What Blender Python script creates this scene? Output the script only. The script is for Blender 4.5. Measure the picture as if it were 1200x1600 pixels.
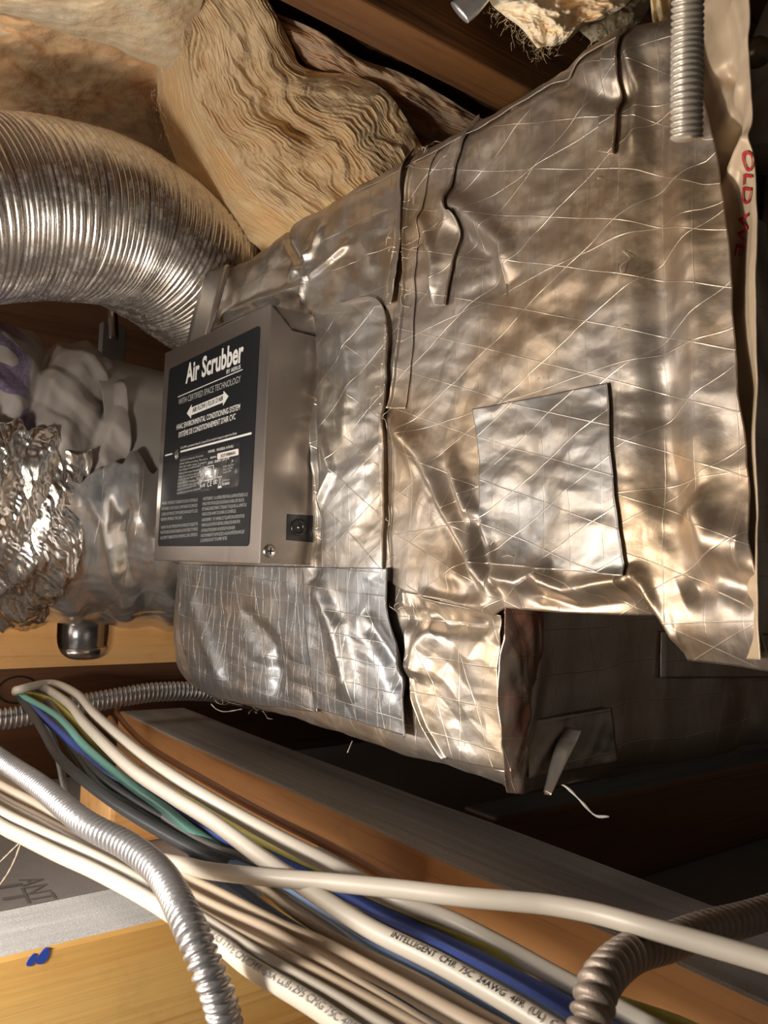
import bpy, math, random
import numpy as np
random.seed(4)
for o in list(bpy.data.objects): bpy.data.objects.remove(o)
SC = bpy.context.scene
COL = SC.collection

# ------------------------------------------------------------------ camera
F = 1300.0                        # focal length in pixels of the 1200x1600 frame
def _n(v): v = np.array(v, float); return v/np.linalg.norm(v)
AX = -_n([-984, -53, -F]); AY = _n([1700, -150, -F]); AY = _n(AY-AX*(AY@AX)); AZ = np.cross(AX, AY)
R = np.stack([AX, AY, AZ])
cam_d = bpy.data.cameras.new('camera'); cam = bpy.data.objects.new('camera', cam_d); COL.objects.link(cam)
from mathutils import Matrix, Vector
cam.matrix_world = Matrix(R.tolist()).to_4x4()
cam_d.sensor_fit = 'VERTICAL'; cam_d.sensor_height = 36; cam_d.lens = F/1600*36
cam_d.clip_start = .01
cam_d.dof.use_dof = True; cam_d.dof.focus_distance = .72; cam_d.dof.aperture_fstop = 22
SC.camera = cam
# ------------------------------------------------------------------ light
W = bpy.data.worlds.new('basement'); SC.world = W; W.use_nodes = True
W.node_tree.nodes['Background'].inputs[0].default_value = (1, .87, .72, 1)
W.node_tree.nodes['Background'].inputs[1].default_value = .07
def lamp(name, loc, target, size, power, col, sy=None):
    d = bpy.data.lights.new(name, 'AREA'); d.shape = 'RECTANGLE'; d.size = size; d.size_y = sy or size
    d.energy = power; d.color = col
    o = bpy.data.objects.new(name, d); COL.objects.link(o); o.location = loc
    o.rotation_euler = (Vector(target)-Vector(loc)).to_track_quat('-Z', 'Y').to_euler()
    return o
lamp('work_lamp', (-.43, -.17, -.12), (-.75, .40, -.0), .08, 4.6, (1, .93, .84))
lamp('work_lamp_left', (-1.25, -.38, -.02), (-.85, .35, .25), .30, 5.6, (1, .96, .92))
lamp('fill_lamp', (-.62, -.95, -.42), (-.70, .44, .35), .70, 5.6, (1, .84, .67))  # added fill lamp behind the camera, brightens foil and batts
SC.view_settings.view_transform = 'Standard'; SC.view_settings.look = 'None'
SC.view_settings.gamma = 1; SC.view_settings.use_curve_mapping = False
SC.view_settings.exposure = 0.0

# ------------------------------------------------------------------ helpers
def ray(px, py): return R@np.array([(px-600)/F, -(py-800)/F, -1.])
def at(px, py, ax, c): r = ray(px, py); return r*(c/r['XYZ'.index(ax)])     # where a sight line meets a plane of the place
def dep(px, py, t): return ray(px, py)*t

def _h(i, j, k, s):
    with np.errstate(over='ignore'):
        n = (i.astype(np.uint32)*np.uint32(374761393)+j.astype(np.uint32)*np.uint32(668265263)
             + k.astype(np.uint32)*np.uint32(2147483647)+np.uint32(s*974711+13))
        n = (n ^ (n >> np.uint32(13)))*np.uint32(1274126177)
        n = n ^ (n >> np.uint32(16))
    return n.astype(np.float64)/4294967295.0
def vn(x, y, z=None, s=0):
    x, y = np.broadcast_arrays(np.asarray(x, float), np.asarray(y, float))
    z = np.zeros_like(x) if z is None else np.broadcast_to(np.asarray(z, float), x.shape)
    i, j, k = [np.floor(a).astype(np.int64) for a in (x, y, z)]
    f = [a-np.floor(a) for a in (x, y, z)]; f = [t*t*t*(t*(t*6-15)+10) for t in f]
    r = 0
    for a in (0, 1):
        for b in (0, 1):
            for c in (0, 1):
                w = (f[0] if a else 1-f[0])*(f[1] if b else 1-f[1])*(f[2] if c else 1-f[2])
                r = r+w*_h(i+a, j+b, k+c, s)
    return r*2-1
def fbm(x, y, z=None, o=4, s=0):
    r, a = 0, 1.
    z = 0 if z is None else z
    for q in range(o):
        r = r+a*vn(np.asarray(x)*2**q, np.asarray(y)*2**q, np.asarray(z)*2.**q+0*np.asarray(x), s+q); a *= .5
    return r
def crumple(x, y, lam, s=0, k=6, warp=.35):
    """faceted crinkle: warped triangle waves in several directions, -1..1"""
    rs = np.random.RandomState(s)
    wx = x+warp*lam*fbm(x/lam/1.6, y/lam/1.6, o=2, s=s); wy = y+warp*lam*fbm(x/lam/1.6+9, y/lam/1.6, o=2, s=s+5)
    r = 0
    for q in range(k):
        a = rs.rand()*math.pi; L = lam*(.7+1.1*rs.rand()); p = rs.rand()
        t = (wx*math.cos(a)+wy*math.sin(a))/L+p
        r = r+(np.abs((t % 1)-.5)*4-1)*(.5+.5*vn(x/lam/2+q*7, y/lam/2, s=s+q))
    return r/k*1.6
def pdist(x, z, poly):
    """distance to a polyline, signed by side, and the length along it"""
    best = np.full(x.shape, 1e9); sg = np.zeros(x.shape); al = np.zeros(x.shape); acc = 0
    for (a, b) in zip(poly[:-1], poly[1:]):
        a = np.array(a); b = np.array(b); d = b-a; L = np.hypot(*d)
        t = np.clip(((x-a[0])*d[0]+(z-a[1])*d[1])/L**2, 0, 1)
        qx = x-a[0]-t*d[0]; qz = z-a[1]-t*d[1]; r = np.hypot(qx, qz); m = r < best
        best = np.where(m, r, best); sg = np.where(m, np.sign(d[0]*qz-d[1]*qx), sg); al = np.where(m, acc+t*L, al); acc += L
    return best, sg, al/acc

def raw_mesh(name, V, Fq, uv=None, smooth=True):
    V = np.asarray(V, float); Fq = np.asarray(Fq, np.int32)
    me = bpy.data.meshes.new(name); me.vertices.add(len(V)); me.vertices.foreach_set('co', V.ravel().astype(np.float32))
    k = Fq.shape[1]; me.loops.add(Fq.size); me.loops.foreach_set('vertex_index', Fq.ravel())
    me.polygons.add(len(Fq)); me.polygons.foreach_set('loop_start', np.arange(0, Fq.size, k, dtype=np.int32))
    me.polygons.foreach_set('loop_total', np.full(len(Fq), k, np.int32))
    me.polygons.foreach_set('use_smooth', np.full(len(Fq), smooth))
    if uv is not None:
        l = me.uv_layers.new(name='UVMap'); l.data.foreach_set('uv', np.asarray(uv, float)[Fq.ravel()].ravel().astype(np.float32))
    me.update(calc_edges=True); me.validate()
    return me
def grid_faces(nu, nv, cu=False, cv=False, off=0):
    iu = np.arange(nu if cu else nu-1); iv = np.arange(nv if cv else nv-1)
    a, b = np.meshgrid(iu, iv, indexing='ij'); a = a.ravel(); b = b.ravel()
    g = lambda p, q: (p % nu)*nv+(q % nv)+off
    return np.stack([g(a, b), g(a+1, b), g(a+1, b+1), g(a, b+1)], 1)
def link(name, me, mat, parent=None, base=None):
    o = bpy.data.objects.new(name, me); COL.objects.link(o)
    for m in (mat if isinstance(mat, list) else [mat]): me.materials.append(m)
    if parent is not None:
        o.parent = parent
        root = parent
        while root.parent: root = root.parent
        me.transform(Matrix.Translation(-root.location))
    elif base is None:
        co = np.empty(len(me.vertices)*3, np.float32); me.vertices.foreach_get('co', co); co = co.reshape(-1, 3)
        b = (co.min(0)+co.max(0))/2; b[2] = co[:, 2].min(); o.location = b.tolist()
        me.transform(Matrix.Translation((-Vector(b.tolist()))))
    me.update()
    return o
def grid(name, P, mat, parent=None, UV=None, cu=False, cv=False, flip=False, smooth=True, solid=0):
    nu, nv = P.shape[:2]; f = grid_faces(nu, nv, cu, cv)
    if flip: f = f[:, ::-1]
    o = link(name, raw_mesh(name, P.reshape(-1, 3), f, None if UV is None else UV.reshape(-1, 2), smooth), mat, parent)
    if solid:
        m = o.modifiers.new('thick', 'SOLIDIFY'); m.thickness = abs(solid); m.offset = -1 if solid > 0 else 1
    return o
def spline(pts, n):
    p = np.array(pts, float); q = np.vstack([2*p[0]-p[1], p, 2*p[-1]-p[-2]]); out = []
    for i in range(1, len(q)-2):
        t = np.linspace(0, 1, 24, endpoint=False)[:, None]
        a, b, c, d = q[i-1:i+3]
        out.append(.5*((2*b)+(-a+c)*t+(2*a-5*b+4*c-d)*t**2+(-a+3*b-3*c+d)*t**3))
    out = np.vstack(out+[p[-1:]]); L = np.r_[0, np.cumsum(np.linalg.norm(np.diff(out, axis=0), axis=1))]
    s = np.linspace(0, L[-1], n); return np.stack([np.interp(s, L, out[:, k]) for k in range(p.shape[1])], 1), s
def frames(P):
    T = np.gradient(P, axis=0); T /= np.linalg.norm(T, axis=1)[:, None]
    up = np.array([0, 0, 1.]) if abs(T[0][2]) < .9 else np.array([1., 0, 0])
    N = np.empty_like(T); v = up
    for i, t in enumerate(T): v = v-t*(v@t); v = v/np.linalg.norm(v); N[i] = v
    return T, N, np.cross(T, N)
def sweep_pts(P, s, rf, nt):
    T, N, B = frames(P); th = np.linspace(0, 2*math.pi, nt, endpoint=False)
    r = rf(s[:, None], th[None, :])
    ra, rb = r if isinstance(r, tuple) else (r, r)
    return P[:, None]+N[:, None]*(ra*np.cos(th))[..., None]+B[:, None]*(rb*np.sin(th))[..., None]
def tube(name, pts, n, rf, nt, mat, parent=None, caps=True, uvs=True):
    P, s = spline(pts, n); G = sweep_pts(P, s, rf, nt)
    V = G.reshape(-1, 3); f = grid_faces(n, nt, cv=True)
    if caps:
        V = np.vstack([V, P[0], P[-1]]); a = np.arange(nt); c0 = n*nt
        q = np.stack([a, (a+1) % nt, np.full(nt, c0), np.full(nt, c0)], 1); q2 = np.stack([(n-1)*nt+(a+1) % nt, (n-1)*nt+a, np.full(nt, c0+1), np.full(nt, c0+1)], 1)
        me = bpy.data.meshes.new(name)
        fs = [tuple(x) for x in f]+[tuple(x[:3]) for x in q]+[tuple(x[:3]) for x in q2]
        me.from_pydata(V.tolist(), [], fs); me.polygons.foreach_set('use_smooth', [True]*len(fs))
        l = me.uv_layers.new(name='UVMap')
        th = np.linspace(0, 1, nt, endpoint=False); uv = np.vstack([np.stack(np.broadcast_arrays(s[:, None], th[None]*.1), -1).reshape(-1, 2), [[0, 0], [0, 0]]])
        li = np.empty(len(me.loops), np.int32); me.loops.foreach_get('vertex_index', li); l.data.foreach_set('uv', uv[li].ravel().astype(np.float32))
    else:
        th = np.linspace(0, 1, nt, endpoint=False); uv = np.stack(np.broadcast_arrays(s[:, None], th[None]*.1), -1).reshape(-1, 2)
        me = raw_mesh(name, V, f, uv)
    return link(name, me, mat, parent)
def box(name, lo, hi, mat, parent=None, bevel=.002, wob=0, seg=1):
    """bevelled box, its long sides cut so that its faces can be a little uneven"""
    import bmesh
    bm = bmesh.new(); bmesh.ops.create_cube(bm, size=1)
    lo = np.array(lo, float); hi = np.array(hi, float); c = (lo+hi)/2; d = hi-lo
    for v in bm.verts: v.co = Vector((c+d*np.array(v.co)).tolist())
    if seg > 1:
        ax = int(np.argmax(d))
        es = [e for e in bm.edges if abs((e.verts[0].co-e.verts[1].co)[ax]) > d[ax]*.9]
        bmesh.ops.subdivide_edges(bm, edges=es, cuts=seg)
        for v in bm.verts:
            q = np.array(v.co); v.co += Vector([wob*float(vn(q[ax]*6, k*5+q[(ax+1) % 3]*20, s=3)) for k in range(3)])
    me = bpy.data.meshes.new(name); bm.to_mesh(me); bm.free()
    o = link(name, me, mat, parent)
    if bevel:
        m = o.modifiers.new('bevel', 'BEVEL'); m.width = bevel; m.segments = 2; m.limit_method = 'ANGLE'
    return o
def tag(o, label=None, cat=None, group=None, kind=None):
    for k, v in (('label', label), ('category', cat), ('group', group), ('kind', kind)):
        if v: o[k] = v
    return o
def thing(name, loc, label, cat, group=None):
    o = bpy.data.objects.new(name, None); COL.objects.link(o); o.location = loc; o.empty_display_size = .02
    bpy.context.view_layer.update()
    return tag(o, label, cat, group)

# ------------------------------------------------------------------ materials
class NT:
    def __init__(s, name):
        s.m = bpy.data.materials.new(name); s.m.use_nodes = True; s.t = s.m.node_tree
        s.b = s.t.nodes['Principled BSDF']; s.out = s.t.nodes['Material Output']
    def n(s, typ, **k):
        x = s.t.nodes.new(typ)
        for a, v in k.items(): setattr(x, a, v)
        return x
    def L(s, a, b): s.t.links.new(a, b)
    def put(s, inp, v):
        if hasattr(v, 'is_linked'): s.L(v, inp)
        elif isinstance(v, (tuple, list)) and len(v) == 3 and inp.type == 'RGBA': inp.default_value = (*v, 1)
        else: inp.default_value = v
    def math(s, op, a, b=0., c=0.):
        x = s.n('ShaderNodeMath', operation=op); s.put(x.inputs[0], a); s.put(x.inputs[1], b); s.put(x.inputs[2], c); return x.outputs[0]
    def mix(s, f, a, b):
        x = s.n('ShaderNodeMix', data_type='RGBA'); s.put(x.inputs[0], f); s.put(x.inputs[6], a); s.put(x.inputs[7], b); return x.outputs[2]
    def rng(s, v, a, b, c=0., d=1., smooth=True):
        x = s.n('ShaderNodeMapRange'); x.interpolation_type = 'SMOOTHSTEP' if smooth else 'LINEAR'
        for i, q in enumerate((v, a, b, c, d)): s.put(x.inputs[i], q)
        return x.outputs[0]
    def coord(s, kind='Object', scale=(1, 1, 1), loc=(0, 0, 0), rot=(0, 0, 0)):
        tc = s.n('ShaderNodeTexCoord'); mp = s.n('ShaderNodeMapping'); s.L(tc.outputs[kind], mp.inputs[0])
        mp.inputs[1].default_value = loc; mp.inputs[2].default_value = rot; mp.inputs[3].default_value = scale; return mp.outputs[0]
    def noise(s, vec, scale, detail=4., rough=.55, dist=0.):
        x = s.n('ShaderNodeTexNoise'); s.L(vec, x.inputs['Vector']); x.inputs['Scale'].default_value = scale
        x.inputs['Detail'].default_value = detail; x.inputs['Roughness'].default_value = rough; x.inputs['Distortion'].default_value = dist
        return x.outputs['Fac']
    def bump(s, h, strength=.3, dist=.001):
        x = s.n('ShaderNodeBump'); x.inputs['Strength'].default_value = strength; x.inputs['Distance'].default_value = dist
        s.L(h, x.inputs['Height']); s.L(x.outputs[0], s.b.inputs['Normal']); return x
    def set(s, **k):
        for a, v in k.items(): s.put(s.b.inputs[a.replace('_', ' ')], v)
        return s

def foil(name, tint, tan, rough=.34, fams=(), dust=.5, dustcol=(.36, .27, .185), metal=.9, thread=.55, off=0., wid=.00055):
    s = NT(name); uv = s.coord('UV'); sp = s.n('ShaderNodeSeparateXYZ'); s.L(uv, sp.inputs[0]); u, v = sp.outputs[0], sp.outputs[1]
    warp = s.math('MULTIPLY', s.math('SUBTRACT', s.noise(uv, 5+off*.3, 1), .5), .0045)
    ln = None
    for a, p in fams:
        t = s.math('ADD', s.math('ADD', s.math('MULTIPLY', u, math.cos(a)), s.math('MULTIPLY', v, math.sin(a))), warp)
        t = s.math('ADD', t, 10+off*.013)
        d = s.math('PINGPONG', t, p/2)
        l = s.rng(d, 0., wid, 1., 0.)
        l = s.math('MULTIPLY', l, s.rng(s.noise(uv, 14+p*300+a, 2), .34, .54, .3, 1.))  # noise breaks the thread lines into painted glints
        ln = l if ln is None else s.math('MAXIMUM', ln, l)
    big = s.rng(s.noise(uv, 5.5+off, 5, .6), .40, .62)
    base = s.mix(big, tint, tan)  # broad tan patches paint warm wood reflections into the foil colour
    scr = s.noise(s.coord('UV', (260, 14, 1), (off, 0, 0)), 1., 3)
    dn = s.rng(s.noise(uv, 26, 8, .72), .62-dust*.32, .86-dust*.2)
    speck = s.rng(s.noise(uv, 420, 2, .5), .70, .78)
    dn2 = s.math('MINIMUM', s.math('ADD', s.math('MULTIPLY', dn, .6), s.math('MULTIPLY', speck, s.math('MULTIPLY', dn, .7))), .85)
    c = s.mix(dn2, base, dustcol)
    if ln is not None:
        c = s.mix(s.math('MULTIPLY', ln, thread), c, (.80, .72, .60))  # lighter scrim threads, their highlights put into the colour
    s.set(Base_Color=c, Metallic=s.math('MULTIPLY', s.math('SUBTRACT', 1., s.math('MULTIPLY', dn2, .75)), metal))
    s.set(Roughness=s.math('ADD', s.math('ADD', s.math('MULTIPLY', scr, .16), rough-.02), s.math('MULTIPLY', dn2, .3)))
    h = s.math('ADD', s.math('MULTIPLY', s.noise(uv, 160, 5, .65), .45), s.math('MULTIPLY', scr, .07))
    h = s.math('ADD', h, s.math('MULTIPLY', s.noise(uv, 30, 3, .5), .3))
    if ln is not None: h = s.math('ADD', h, s.math('MULTIPLY', ln, .55))
    s.bump(h, .5, .0008)
    return s.m
D2R = math.pi/180
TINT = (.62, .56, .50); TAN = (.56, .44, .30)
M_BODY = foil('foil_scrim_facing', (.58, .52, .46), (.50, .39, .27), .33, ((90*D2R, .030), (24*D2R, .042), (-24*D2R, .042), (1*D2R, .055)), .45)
M_BLANKET = foil('foil_scrim_blanket', (.47, .41, .355), (.47, .35, .235), .39, ((70*D2R, .034), (1.5*D2R, .027), (118*D2R, .046), (96*D2R, .085)), .5, off=2.)  # tan tint puts the gold reflection of the wood into the blanket colour
M_STRIP = foil('foil_tape', (.56, .53, .50), (.50, .43, .35), .30, ((58*D2R, .036), (124*D2R, .038), (2*D2R, .024)), .35, off=5.)
M_PATCH = foil('foil_patch', (.36, .37, .38), (.38, .35, .32), .31, ((88*D2R, .020), (2*D2R, .0165), (18*D2R, .040), (-14*D2R, .045)), .3, off=8.)
M_PATCHB = foil('foil_patch_bluish', (.40, .375, .35), (.41, .35, .29), .37, ((73*D2R, .031), (120*D2R, .030), (4*D2R, .026)), .25, off=11., thread=.6)
M_DARKF = foil('foil_scrim_end', (.50, .45, .40), (.46, .37, .29), .30, ((92*D2R, .034), (17*D2R, .046), (-17*D2R, .046)), .25, off=3.)
M_SMOOTHF = foil('foil_smooth', (.54, .51, .48), (.50, .41, .31), .27, (), .35, off=6.)
M_SMOOTHL = foil('foil_smooth_lined', (.54, .51, .48), (.50, .41, .31), .27, ((90*D2R, .036), (14*D2R, .031)), .4, off=17.)
M_CRINK = foil('foil_crinkled', (.80, .79, .78), (.74, .68, .62), .16, (), .05, metal=1., off=7.)
M_SLEEVE = foil('foil_sleeve', (.78, .78, .79), (.66, .63, .60), .17, ((0, .05),), -.3, off=9., thread=.1)

def plain(name, col, rough=.5, metal=0., bump=0, bscale=300, var=.12, spec=.5, coat=0):
    s = NT(name); v = s.coord('Object'); n = s.noise(v, bscale/8, 5)
    s.set(Base_Color=s.mix(n, tuple(c*(1-var) for c in col), tuple(min(1, c*(1+var)) for c in col)), Roughness=rough, Metallic=metal)
    s.b.inputs['Specular IOR Level'].default_value = spec; s.b.inputs['Coat Weight'].default_value = coat
    if bump: s.bump(s.noise(v, bscale, 4), bump, .001)
    return s.m
def wood(name, a, b, dark, axis, dust=(.50, .46, .42), dusty=1., knots=False, gs=1., rough=.6):
    s = NT(name); sc = [70*gs]*3; sc[axis] = 2.2*gs; g = s.noise(s.coord('Object', tuple(sc)), 1., 4, .6, .6)
    sc2 = [15*gs]*3; sc2[axis] = 1.1*gs; g2 = s.noise(s.coord('Object', tuple(sc2), (3, 1, 2)), 1., 5, .55, 1.2)
    sc3 = [220*gs]*3; sc3[axis] = 6*gs; g3 = s.noise(s.coord('Object', tuple(sc3)), 1., 2)
    c = s.mix(s.rng(g2, .34, .66), a, b); c = s.mix(s.math('MULTIPLY', s.rng(g, .52, .74), .75), c, dark)
    c = s.mix(s.math('MULTIPLY', s.rng(g3, .55, .75), .35), c, dark)
    ob = s.coord('Object'); blot = s.rng(s.noise(ob, 24, 5, .7), .50, .80)
    c = s.mix(s.math('MULTIPLY', blot, .25), c, tuple(q*.6 for q in dark))
    geo = s.n('ShaderNodeNewGeometry'); sp = s.n('ShaderNodeSeparateXYZ'); s.L(geo.outputs['Normal'], sp.inputs[0])
    dm = s.math('MULTIPLY', s.rng(sp.outputs[2], .35, .9), dusty)
    dn = s.rng(s.noise(ob, 900, 6, .8), .3, .7, .55, 1.25, False)
    streak = s.rng(g, .3, .7, .75, 1.2, False)
    dc = s.n('ShaderNodeMix', data_type='RGBA', blend_type='MULTIPLY'); dc.inputs[0].default_value = 1; s.put(dc.inputs[6], dust)
    comb = s.n('ShaderNodeCombineColor'); k = s.math('MULTIPLY', dn, streak)
    for i in range(3): s.L(k, comb.inputs[i])
    s.L(comb.outputs[0], dc.inputs[7])
    c = s.mix(s.math('MULTIPLY', dm, s.rng(s.noise(ob, 30, 4), .15, .4, .6, 1.)), c, dc.outputs[2])
    s.set(Base_Color=c, Roughness=s.math('ADD', rough, s.math('MULTIPLY', dm, .3)))
    s.bump(s.math('ADD', s.math('ADD', g, s.math('MULTIPLY', g3, .4)), s.math('MULTIPLY', s.math('MULTIPLY', dn, dm), .8)), .5, .0012)
    return s.m
M_WOODX = wood('pine_beam_lengthwise', (.38, .17, .055), (.52, .25, .085), (.17, .06, .018), 0)
M_WOODY = wood('pine_joist_crosswise', (.68, .36, .09), (.80, .50, .16), (.52, .23, .05), 1, dust=(.60, .59, .58))
M_WOODO = wood('orange_pine', (.66, .33, .10), (.78, .45, .18), (.48, .20, .05), 1, gs=.7, dusty=.6)
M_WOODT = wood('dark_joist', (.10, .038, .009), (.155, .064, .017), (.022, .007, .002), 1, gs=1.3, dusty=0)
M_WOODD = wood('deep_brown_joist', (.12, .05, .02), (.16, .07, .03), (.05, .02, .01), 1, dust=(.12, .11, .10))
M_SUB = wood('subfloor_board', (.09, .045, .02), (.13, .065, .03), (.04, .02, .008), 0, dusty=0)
M_DRY = plain('drywall_paper', (.30, .27, .25), .9, bump=.2, bscale=500)
M_STEEL = None
def steel():
    s = NT('brushed_steel'); v = s.coord('Object', (400, 400, 6)); n = s.noise(v, 1., 3)
    ob = s.coord('Object'); speck = s.rng(s.noise(ob, 700, 3, .6), .66, .74)
    dm = s.math('MULTIPLY', speck, s.rng(s.noise(ob, 30, 3), .45, .65))
    s.set(Base_Color=s.mix(dm, (.36, .32, .29), (.70, .62, .54)), Metallic=s.math('SUBTRACT', .92, s.math('MULTIPLY', dm, .8)),
          Roughness=s.math('ADD', .30, s.math('MULTIPLY', n, .16)))
    s.bump(n, .12, .0005); return s.m
M_STEEL = steel()
M_LABEL = plain('black_label', (.010, .011, .013), .5, bump=.03, spec=.22)
M_LINK = plain('label_print', (.70, .69, .67), .6, var=.04)
M_LDIM = plain('label_small_print', (.40, .40, .39), .6, var=.04)
M_STICK = plain('glossy_sticker', (.03, .03, .033), .12, bump=.25, bscale=90, coat=.6)
M_BLK = plain('black_plastic', (.014, .014, .015), .3)
M_INKB = plain('black_ink', (.03, .03, .035), .6)
M_GAP = plain('recess_shade', (.01, .009, .008), .9)  # black paints the shade inside seams, screw slots and the cable opening
M_CHROME = plain('screw_metal', (.65, .62, .60), .22, 1.)
M_GALV = plain('galvanised_conduit', (.52, .51, .52), .34, .85, bump=.15, bscale=500, var=.2)
M_CONDD = plain('dusty_conduit', (.40, .36, .33), .50, .45, bump=.25, bscale=700, var=.22)
M_CONDR = plain('dull_brown_conduit', (.30, .245, .20), .50, .5, bump=.25, bscale=700, var=.22)
M_ALU = NT('semi_rigid_aluminium')
def alu():
    s = M_ALU; ob = s.coord('Object'); dn = s.rng(s.noise(ob, 60, 7, .7), .45, .75); sp = s.rng(s.noise(ob, 500, 2), .68, .76)
    c = s.mix(s.math('MULTIPLY', dn, .45), (.70, .66, .62), (.42, .35, .29)); c = s.mix(s.math('MULTIPLY', sp, .5), c, (.8, .72, .62))
    s.set(Base_Color=c, Metallic=s.math('SUBTRACT', .95, s.math('MULTIPLY', dn, .35)), Roughness=s.math('ADD', .24, s.math('MULTIPLY', dn, .25)))
    s.bump(s.noise(ob, 220, 3), .06, .0004)
alu(); M_ALU = M_ALU.m

# ------------------------------------------------------------------ the setting
CZ = -.22          # height of the tops of the low beams
def struct(o, label): return tag(o, label, kind='structure')
struct(box('floor', (-1.9, .04, -.335), (.3, 1.9, -.322), M_DRY, bevel=0), 'grey paper back of the drywall ceiling lying below the beams')
struct(box('ceiling', (-1.9, -1.6, .70), (.3, 1.9, .72), M_SUB, bevel=0), 'dark wooden subfloor above the joists')
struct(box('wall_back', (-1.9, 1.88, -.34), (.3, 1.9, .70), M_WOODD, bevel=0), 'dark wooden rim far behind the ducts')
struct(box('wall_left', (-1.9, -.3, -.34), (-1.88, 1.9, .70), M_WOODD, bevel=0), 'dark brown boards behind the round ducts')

# beams and joists
o = box('beam', (-1.20, .436, CZ-.089), (-.02, .537, CZ), M_WOODX, bevel=.004, wob=.0015, seg=24)
tag(o, 'long pine beam with grey dusty top running under the foil box', 'beam')
cj = thing('joist', (-.525, .15, -.321), 'yellow pine joist with thickly dusted top and two blue ink marks', 'beam')
box('board', (-.565, -.35, -.321), (-.500, .385, CZ), M_WOODY, cj, bevel=.004)
M_BLUE = plain('blue_ink', (.02, .06, .38), .6)
for (px, py, w) in ((50, 1500, 1), (68, 1494, 1.3)):
    th = np.linspace(0, 2*math.pi, 15)[:-1]; sx = .0024*w*np.cos(th)*(1-.25*np.sin(th)); sz = .0032*w*np.sin(th)
    c = at(px, py, 'X', -.4996); me = bpy.data.meshes.new('ink_mark')
    V = [(c[0], c[1]+a+b*.35, c[2]+b) for a, b in zip(sx, sz)]
    me.from_pydata(V+[(x-.0012, y, z) for x, y, z in V], [], [tuple(range(14))]+[(i, i+14, (i+1) % 14+14, (i+1) % 14) for i in range(14)]); tag(link('ink_mark', me, M_BLUE, cj), 'blue ink mark')
sj = thing('joist', (-1.22, .3, -.25), 'orange pine cross joist with a pipe hole below the crinkled foil duct', 'beam')
# board with a round topped notch for the pipe fitting: two pieces of one outline
def notch_board():
    y0, y1 = .345, .425; z0, z1 = -.152, -.052; ym = (y0+y1)/2; pts = [(-.25, z0), (1.2, z0), (1.2, z1), (-.25, z1)]
    th = np.linspace(0, 2*math.pi, 41)[:-1]; cs = np.cos(th); sn = np.sin(th); hy = ym+.042*np.sign(cs)*np.abs(cs)**.7; hz = -.094+.050*np.sign(sn)*np.abs(sn)**.6
    import bmesh; bm = bmesh.new()
    ov = [bm.verts.new((-1.20, y, z)) for y, z in pts]; hv = [bm.verts.new((-1.20, y, z)) for y, z in zip(hy, hz)]
    es = [bm.edges.new((ov[i], ov[(i+1) % 4])) for i in range(4)]+[bm.edges.new((hv[i], hv[(i+1) % 40])) for i in range(40)]
    bmesh.ops.triangle_fill(bm, edges=es, use_beauty=True)
    r = bmesh.ops.extrude_face_region(bm, geom=bm.faces[:]); bmesh.ops.translate(bm, verts=[v for v in r['geom'] if isinstance(v, bmesh.types.BMVert)], vec=(-.04, 0, 0))
    bmesh.ops.recalc_face_normals(bm, faces=bm.faces[:])
    me = bpy.data.meshes.new('board'); bm.to_mesh(me); bm.free(); return me
link('board', notch_board(), M_WOODO, sj)
box('web', (-1.285, -.25, -.32), (-1.265, 1.2, -.150), M_WOODD, sj, bevel=0)  # dark wood puts the shade below the orange board into the colour
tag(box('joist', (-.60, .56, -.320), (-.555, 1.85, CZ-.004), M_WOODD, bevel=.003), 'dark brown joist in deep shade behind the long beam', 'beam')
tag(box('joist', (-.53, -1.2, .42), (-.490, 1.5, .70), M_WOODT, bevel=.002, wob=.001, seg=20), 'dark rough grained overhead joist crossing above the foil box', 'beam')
tag(box('shade_board', (-.655, -.35, -.321), (-.618, .000, -.128), M_WOODY, bevel=.003), 'added pine board out of view that shades the lower left cables', 'beam')  # added board out of view, throws shade on the lower left cables
tag(box('wood_offcut', (-1.04, .335, -.321), (-.93, .43, -.262), M_WOODO, bevel=.006), 'short orange wood offcut lying behind the bundle of cables', 'wood block')

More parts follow.
